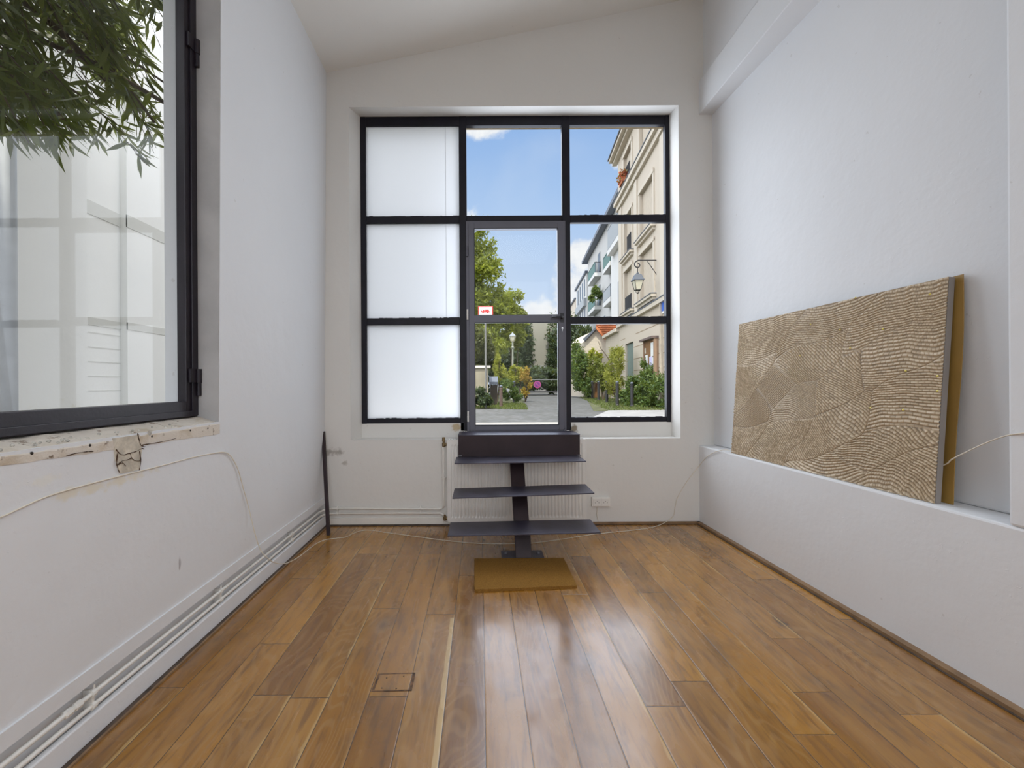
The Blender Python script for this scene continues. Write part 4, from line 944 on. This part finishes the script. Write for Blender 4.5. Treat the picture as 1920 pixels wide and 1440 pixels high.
# ---- bollards
def bollard(x, yt, yb, label, group, m_=None):
    u, v = uv(x, yb); Y = (CAMZ - G) * F / v; X = u * Y / F; ztop = CAMZ - (uv(x, yt)[1]) * Y / F; h = ztop - G; r = .062
    B = thing('bollard', label, 'bollard', (X, Y, G), group)
    obj('post', MB().lathe((X, Y, G), [(r * 1.25, 0), (r * 1.2, .06), (r, .08), (r, h - .16), (r * 1.15, h - .15), (r * 1.15, h - .12), (r * .8, h - .10)], 12), m_ or M['iron'], B, smooth=False)
    obj('ball_cap', MB().lathe((X, Y, G + h - .1), [(r * .6, 0), (r * 1.0, .03), (r * 1.05, .055), (r * .8, .085), (r * .3, .10)], 12), M['zinc'], B, smooth=True)
for (x, yt, yb_, lb) in ((1110.5, 714, 748, 'dark street bollard beside the brown planter, farthest of the row by the apartments'), (1122.5, 714, 752, 'dark bollard second in the row, in front of the planter'), (1138, 714, 756, 'dark bollard before the bamboo, in the middle of the row'), (1157.5, 714, 762, 'dark bollard between the bamboo and the dense green shrub'), (1185, 716, 763, 'bollard half swallowed by the dense green shrub')):
    bollard(x, yt, yb_, lb, 'bollards along the cream building')
bollard(964, 714, 756, 'dark blue ball-topped bollard below the old street lamp', 'bollards by the trees')
bollard(939.5, 722, 764, 'slim rusty post standing in the grass near the litter bin', 'bollards by the trees', simple('rusty_post', (.12, .08, .07), .8))
bollard(1102, 716, 742, 'small distant bollard at the bend of the verge', 'bollards along the cream building')

# planter behind bollards
a, b2 = PY(1104, 717, 26), PY(1124, 743, 26)
PT = thing('wooden_planter', 'brown plank planter box behind the row of bollards', 'planter', (a[0], 26, G))
obj('planter_box', MB().box(a[0], b2[0], 26, 26.8, G, a[2]), M['brownwood'], PT); obj('planter_rim', MB().box(a[0] - .05, b2[0] + .05, 25.95, 26.85, a[2] - .06, a[2]), M['brownwood'], PT)

# litter bin / letter box
a, b2 = PY(919.5, 706, 17.5), PY(932, 745, 17.5)
BN = thing('litter_bin', 'dark slatted street bin with sloping lid under the trees', 'bin', (a[0], 17.5, G))
obj('bin_body', MB().box(a[0], b2[0], 17.5, 17.9, G, PY(925, 722, 17.5)[2]), simple('bin_brown', (.05, .04, .03), .8), BN)
obj('bin_lid', MB().prism([(17.4, PY(925, 721, 17.5)[2]), (17.4, PY(925, 716, 17.5)[2]), (17.6, a[2]), (17.95, a[2]), (17.95, PY(925, 721, 17.5)[2])], lambda p, q, w: (w, p, q), a[0] - .04, b2[0] + .04), M['zinc'], BN)
obj('bin_band', MB().box(a[0] - .02, b2[0] + .02, 17.46, 17.5, PY(925, 720.5, 17.5)[2], PY(925, 718.5, 17.5)[2]), M['sign_white'], BN)

# low garden wall
a = PY(890, 690, 17); b2 = PY(915, 690, 17)
GW = thing('garden_wall', 'low pale garden wall with coping under the trees', 'wall', (-1.2, 17, G))
obj('wall_body', MB().box(-6, b2[0], 17, 17.3, G, a[2]), simple('old_wall', (.30, .27, .20), .9, 0, .2, 3), GW); obj('coping', MB().box(-6, b2[0] + .1, 16.9, 17.35, a[2], a[2] + .09), M['stone'], GW)

# fire access sign on pole
YS = 15.5; a, b2 = PY(896.5, 574, YS), PY(924.5, 602, YS)
FS = thing('fire_access_sign', 'white sign with red border and red fire engine on a tall grey pole', 'sign', (PY(911, 745, YS)[0], YS, G))
obj('sign_pole', MB().tube([(PY(911, 700, YS)[0], YS + .04, G), (PY(911, 700, YS)[0], YS + .04, a[2] - .04)], .035, 8), simple('grey_pole', (.16, .16, .15), .6), FS)
obj('sign_border', MB().box(a[0], b2[0], YS - .015, YS, b2[2], a[2]), M['sign_red'], FS, bevel=.004)
obj('sign_face', MB().box(a[0] + .035, b2[0] - .035, YS - .022, YS - .014, b2[2] + .035, a[2] - .035), M['sign_white'], FS)
cx, cz = (a[0] + b2[0]) / 2, PY(910, 584, YS)[2]; tk = MB()
tk.box(cx - .15, cx + .15, YS - .028, YS - .021, cz - .035, cz + .01); tk.box(cx - .02, cx + .12, YS - .028, YS - .021, cz + .01, cz + .065); tk.box(cx - .10, cx - .04, YS - .028, YS - .021, cz + .01, cz + .05)
tk.box(cx - .17, cx - .13, YS - .028, YS - .021, cz - .01, cz + .03)
for x in (-.09, .08): tk.lathe((cx + x, YS - .025, cz - .04), [(.028, -.003), (.028, .003)], 12, 'y')
obj('fire_engine', tk, M['sign_red'], FS)

# old street lamp
YL = 24; lx = PY(961, 650, YL)[0]; zl = lambda y: PY(961, y, YL)[2]
SL = thing('street_lamp', 'old green-topped lantern lamp post in front of the trees', 'street lamp', (lx, YL, G))
obj('lamp_post', MB().lathe((lx, YL, 0), [(.12, G), (.12, G + .5), (.07, G + .6), (.05, zl(690)), (.045, zl(655)), (.09, zl(653)), (.10, zl(651)), (.05, zl(649)), (.05, zl(641))], 10), simple('lamp_grey', (.30, .32, .28), .5), SL)
obj('lamp_lantern', MB().lathe((lx, YL, 0), [(.08, zl(641)), (.12, zl(639)), (.19, zl(631))], 6), M['milk'], SL)
obj('lamp_cap', MB().lathe((lx, YL, 0), [(.21, zl(631)), (.20, zl(630)), (.12, zl(627)), (.05, zl(625)), (.02, zl(623))], 8), M['rail_grey'], SL)

# barrier with no-parking disc
YG = 27; BRR = thing('street_barrier', 'low dark barrier rail across the end of the street', 'barrier', PY(1010, 738, YG))
gx0, gx1 = PY(988, 712, YG)[0], PY(1052, 712, YG)[0]; g0 = PY(1010, 712, YG)[2]
obj('rail', MB().tube([(gx0, YG, g0), (gx1, YG, g0)], .03, 8), simple('barrier_grey', (.16, .17, .17), .5), BRR)
obj('rail', MB().tube([(gx0, YG, g0 - .75), (gx1, YG, g0 - .75)], .03, 8), M['iron'], BRR)
for x in (gx0, gx1): obj('barrier_post', MB().tube([(x, YG, G), (x, YG, g0)], .04, 8), M['iron'], BRR)
a = PY(1007.5, 721, YG - .03); NP = thing('no_parking_sign', 'round violet no-parking disc with pink rim and slash hung on the barrier', 'sign', a)
obj('disc_rim', MB().lathe(a, [(.235, -.01), (.235, .01)], 28, 'y'), M['sign_pink'], NP); obj('disc_face', MB().lathe((a[0], a[1] - .012, a[2]), [(.175, -.004), (.175, .004)], 28, 'y'), M['sign_purple'], NP)
q = .150; obj('disc_slash', MB().hexa([(a[0] - q * .8 - .02, a[1] - .022, a[2] + q * .8 - .02), (a[0] - q * .8 + .02, a[1] - .022, a[2] + q * .8 + .02), (a[0] - q * .8 + .02, a[1] - .014, a[2] + q * .8 + .02), (a[0] - q * .8 - .02, a[1] - .014, a[2] + q * .8 - .02)], [(a[0] + q * .8 - .02, a[1] - .022, a[2] - q * .8 - .02), (a[0] + q * .8 + .02, a[1] - .022, a[2] - q * .8 + .02), (a[0] + q * .8 + .02, a[1] - .014, a[2] - q * .8 + .02), (a[0] + q * .8 - .02, a[1] - .014, a[2] - q * .8 - .02)]), M['sign_pink'], NP)

# ---- trees and shrubs
gb = lambda x, y=745, Y=25: (PY(x, 700, Y)[0], Y, G)
plant('tree', 'tall lime-green leafy tree rising behind the fire access sign', 'tree', gb(880, Y=26), [pb(885, 450, 26, 38, 42), pb(905, 520, 26, 42, 45), pb(895, 580, 26, 52, 40), pb(930, 575, 26, 30, 35), pb(850, 520, 27, 70, 90), pb(840, 600, 26, 80, 50), pb(912, 640, 24.5, 45, 26)], 26000, M['leaf_tree'], .26, 41, shell=.35)
plant('tree', 'smaller sunlit tree between the lamp post and the end house', 'tree', gb(962, Y=31), [pb(962, 580, 31, 22, 34), pb(950, 615, 31, 32, 36), pb(972, 625, 31, 16, 28)], 8000, M['leaf_tree'], .26, 42, shell=.35)
plant('ivy_mass', 'dark ivy hanging over the end house on the lamp post side', 'ivy', gb(975, Y=40), [pb(970, 640, 44, 26, 45), pb(980, 665, 43, 16, 30), pb(960, 700, 42, 24, 24)], 7000, M['leaf_dark'], .36, 43, False)
plant('ivy_mass', 'dark ivy hanging over the end house on the apartment side', 'ivy', gb(1050, Y=44), [pb(1058, 630, 44, 30, 42), pb(1050, 680, 43, 24, 34), pb(1080, 700, 42, 22, 30)], 8000, M['leaf_dark'], .36, 44, False)
plant('hedge', 'tall dark hedge closing the view far behind the litter bin', 'hedge', gb(930, Y=37), [pb(905, 690, 37, 60, 40), pb(945, 690, 37, 30, 36), pb(860, 680, 37, 50, 50)], 7000, M['leaf_dark'], .4, 61, False)
plant('hedge', 'low dark hedge across the street end behind the barrier', 'hedge', gb(1010, Y=33), [pb(1000, 712, 33, 28, 17), pb(1035, 714, 33, 26, 20), pb(1018, 698, 34, 32, 10)], 6000, M['leaf_dark'], .28, 45, False)
plant('creeper', 'olive green creeper covering the shaded wall behind the sign pole', 'creeper', gb(900, Y=20), [pb(898, 650, 20, 26, 42), pb(880, 660, 20, 30, 50), pb(915, 670, 20, 14, 26)], 8000, leafmat('olive_leaves', [(.05, .06, .012), (.09, .10, .02), (.04, .05, .015)], .2), .17, 46, False)
plant('shrub', 'yellow-green climbing shrub catching sun beside the litter bin', 'shrub', gb(932, Y=19.5), [pb(932, 690, 19.5, 5, 26), pb(934, 665, 19.5, 4, 12), pb(940, 705, 19.5, 10, 16)], 2600, M['leaf_yellow'], .13, 47)
plant('shrub', 'orange and yellow leaved shrub behind the blue bollard', 'shrub', gb(985, Y=21), [pb(984, 703, 21, 9, 14), pb(990, 718, 21, 6, 12), pb(984, 738, 21, 6, 10)], 1900, M['leaf_orange'], .13, 48)
plant('shrub', 'bright yellow-green shrub at the foot of the old lamp post', 'shrub', gb(970, Y=22), [pb(968, 692, 22, 8, 10), pb(975, 703, 22, 7, 10), pb(955, 712, 22, 14, 18)], 2600, M['leaf_yellow'], .13, 49)
plant('shrub', 'dark low bush in front of the garden wall', 'shrub', gb(900, Y=15.5), [pb(898, 745, 15.5, 16, 16), pb(915, 750, 15.5, 10, 10)], 1800, M['leaf_dark'], .13, 50, False)
plant('shrub', 'green bush between the two old posts', 'shrub', gb(952, Y=19), [pb(952, 730, 19, 14, 18), pb(970, 742, 19, 8, 10)], 1800, M['leaf_green'], .13, 56, False)
plant('shrub', 'dense green shrub growing tall against the cream wall below the notice case', 'shrub', gb(1215, Y=16.2), [pb(1205, 734, 17.0, 30, 32, .55), pb(1226, 712, 16.1, 20, 26, .55), pb(1240, 735, 15.0, 20, 34, .55), pb(1212, 692, 16.9, 9, 18, .4), pb(1184, 742, 18.0, 16, 20, .6), pb(1168, 748, 18.2, 10, 14, .5), pb(1205, 755, 16.2, 30, 12, .5)], 11000, M['leaf_green'], .13, 51, False)
plant('bamboo_clump', 'feathery yellow-green bamboo clump between bollards and town house', 'bamboo', gb(1156, Y=19), [pb(1155, 680, 19, 11, 28), pb(1150, 715, 19, 16, 24), pb(1160, 665, 19, 6, 16)], 3600, M['leaf_bamboo'], .17, 52, aspect=.22)
plant('shrub', 'loose olive shrub in front of the tiled gable house', 'shrub', gb(1130, Y=22.5), [pb(1130, 700, 22.5, 18, 18), pb(1115, 690, 23, 12, 20), pb(1140, 722, 22.5, 12, 14)], 3800, leafmat('olive_green_leaves', [(.10, .13, .02), (.17, .20, .03), (.07, .10, .02)], .25), .15, 53)
plant('shrub', 'bright yellow-topped bush beside the tiled gable', 'shrub', gb(1113, Y=25), [pb(1113, 665, 25, 8, 10), pb(1120, 672, 25, 6, 8)], 1100, M['leaf_yellow'], .17, 54)
plant('shrub', 'large dark bush at the far end of the bollard row', 'shrub', gb(1092, Y=26), [pb(1092, 700, 26, 16, 34), pb(1082, 680, 27, 12, 34), pb(1100, 725, 25, 12, 16)], 5500, M['leaf_green'], .2, 55, False)
plant('tree', 'dark leaning tree before the apartment block, behind the tiled gable', 'tree', gb(1100, Y=38), [pb(1102, 640, 38, 12, 24), pb(1088, 640, 40, 8, 26), pb(1120, 620, 36, 8, 8)], 3200, M['leaf_dark'], .3, 57)
bt_ = MB().tube(smooth_path([PY(1152, 692, 21), PY(1138, 668, 21.3), PY(1124, 650, 21.6)], 4), [.035 * (1 - .08 * i) for i in range(9)], 6); bt_.tube([PY(1126, 653, 21.6), PY(1122, 640, 21.6)], .012, 5); bt_.tube([PY(1130, 658, 21.5), PY(1122, 657, 21.6)], .010, 5)
tag(obj('bare_branch', bt_, M['bark'], None), 'bare leaning branch standing out before the gable house wall', 'branch')

# ---- courtyard beyond the other window
cyg = MB().box(-6, -1.80, -4, 8, -.1, .0); struct('trim_11', cyg, M['concrete'])
cw = MB()
XCW = -3.9
cw.box(XCW - .3, XCW, 3.58, 4.245, 0, 5.6)
cw.box(XCW - .3, XCW - .10, 4.245, 4.75, 0, 5.6)
cw.box(XCW - .3, XCW - .02, 4.75, 9.0, 0, 5.6); cw.box(XCW - .3, XCW - .06, -4, 3.58, 0, 5.6)
struct('wall_courtyard', cw, M['courtyard'])
gl = MB()
for z in (1.30, 1.45, 1.60, 1.75, 1.9): gl.box(XCW - .102, XCW - .096, 4.245, 4.75, z, z + .010)
for (za, zb2) in ((3.12, 3.26), (1.98, 2.06)): gl.box(XCW - .102, XCW - .092, 4.245, 4.75, za, zb2); gl.box(XCW - .03, XCW - .014, 4.75, 5.7, za, zb2)
o = obj('wall_band', gl, M['courtyard_grey'], bpy.data.objects['wall_courtyard'])
dpp = MB().lathe((-3.62, 3.28, 0), [(.05, 0), (.05, 5.5)], 12); tag(obj('drain_pipe', dpp, simple('pale_pipe', (.55, .58, .62), .4), None, smooth=True), 'pale vertical drain pipe on the courtyard wall outside the window', 'pipe')
# outer reveal strips beside the frame
# oleander
OL = thing('oleander', 'overhanging oleander with long narrow leaves outside the courtyard window', 'shrub', (-3.2, 1.4, 0))
rs = np.random.RandomState(8); rng = random.Random(8); br = MB(); LP, LD = [], []
def OP(x, y, X): 
    return Vector(PX(x, y, X))
ends = []
for i in range(235):
    x = rng.uniform(-260, 318); lim = 300 if x < 245 else 335
    if x > 225 and x < 262: lim = 255
    if x < 15: lim = 230
    y = rng.uniform(-420, lim - 30) if i % 3 else rng.uniform(150, lim - 22)
    if i % 7 == 0: x = rng.uniform(200, 318); y = rng.uniform(-60, 170)
    X = rng.uniform(-2.15, -3.3); ends.append((x, y, X))
for k, (x, y, X) in enumerate(ends):
    e = OP(x, y, X); st = e + Vector((rng.uniform(-.35, .05), rng.uniform(-.75, -.25), rng.uniform(.15, .6)))
    md = (st + e) / 2 + Vector((0, 0, .08)); pts = smooth_path([st, md, e], 5); br.tube(pts, [.006 - .0004 * i for i in range(len(pts))], 5)
    dirv = (e - md).normalized()
    nl = rng.randint(26, 40)
    for j in range(nl):
        u = j / nl; q = pts[min(len(pts) - 1, int((.15 + .85 * u) * (len(pts) - 1)))]
        rd = Vector((rng.gauss(0, 1), rng.gauss(0, 1), rng.gauss(-.25, 1))).normalized()
        LP.append(tuple(q + Vector((rng.gauss(0, .012), rng.gauss(0, .012), rng.gauss(0, .012))))); LD.append(tuple((dirv * .7 + rd * .9)))
for (a, b2, r) in (((-60, 20), (330, 205), .016), ((-40, -60), (200, 150), .020), ((60, -40), (290, 230), .010), ((120, 60), (330, 170), .008), ((-50, 120), (160, 260), .010)):
    p0, p1 = OP(a[0], a[1], -2.8), OP(b2[0], b2[1], -2.55); br.tube(smooth_path([p0, (p0 + p1) / 2 + Vector((0, 0, .05)), p1], 6), r, 6)
br.tube(smooth_path([(-3.2, 1.4, 0), (-3.15, 1.5, 1.5), (-2.9, 1.5, 3.0), tuple(OP(-60, 20, -2.8))], 6), .03, 7)
obj('branches', br, M['bark'], OL)
# long leaves: six-sided lance shape
n = len(LP); p = np.array(LP); dd = np.array(LD); dd /= np.linalg.norm(dd, axis=1)[:, None]
w = np.cross(dd, rs.normal(size=(n, 3))); w /= np.linalg.norm(w, axis=1)[:, None]; nn_ = np.cross(dd, w)
L = rs.uniform(.12, .20, n)[:, None]; Wd = L * .078
p = p - np.array(OL.location)
V = np.stack([p, p + dd * L * .25 + w * Wd * .8, p + dd * L * .55 + w * Wd - nn_ * L * .03, p + dd * L - nn_ * L * .1, p + dd * L * .55 - w * Wd - nn_ * L * .03, p + dd * L * .25 - w * Wd * .8], 1).reshape(-1, 3)
I = np.arange(n * 6).reshape(n, 6)
Fc = np.concatenate([I[:, [0, 1, 5]]]).tolist() + I[:, [1, 2, 4, 5]].tolist() + I[:, [2, 3, 4]].tolist()
me = bpy.data.meshes.new('leaves'); me.from_pydata(V.tolist(), [], Fc); me.materials.append(M['leaf_oleander']); lo_ = bpy.data.objects.new('leaves', me); COL.objects.link(lo_); lo_.parent = OL
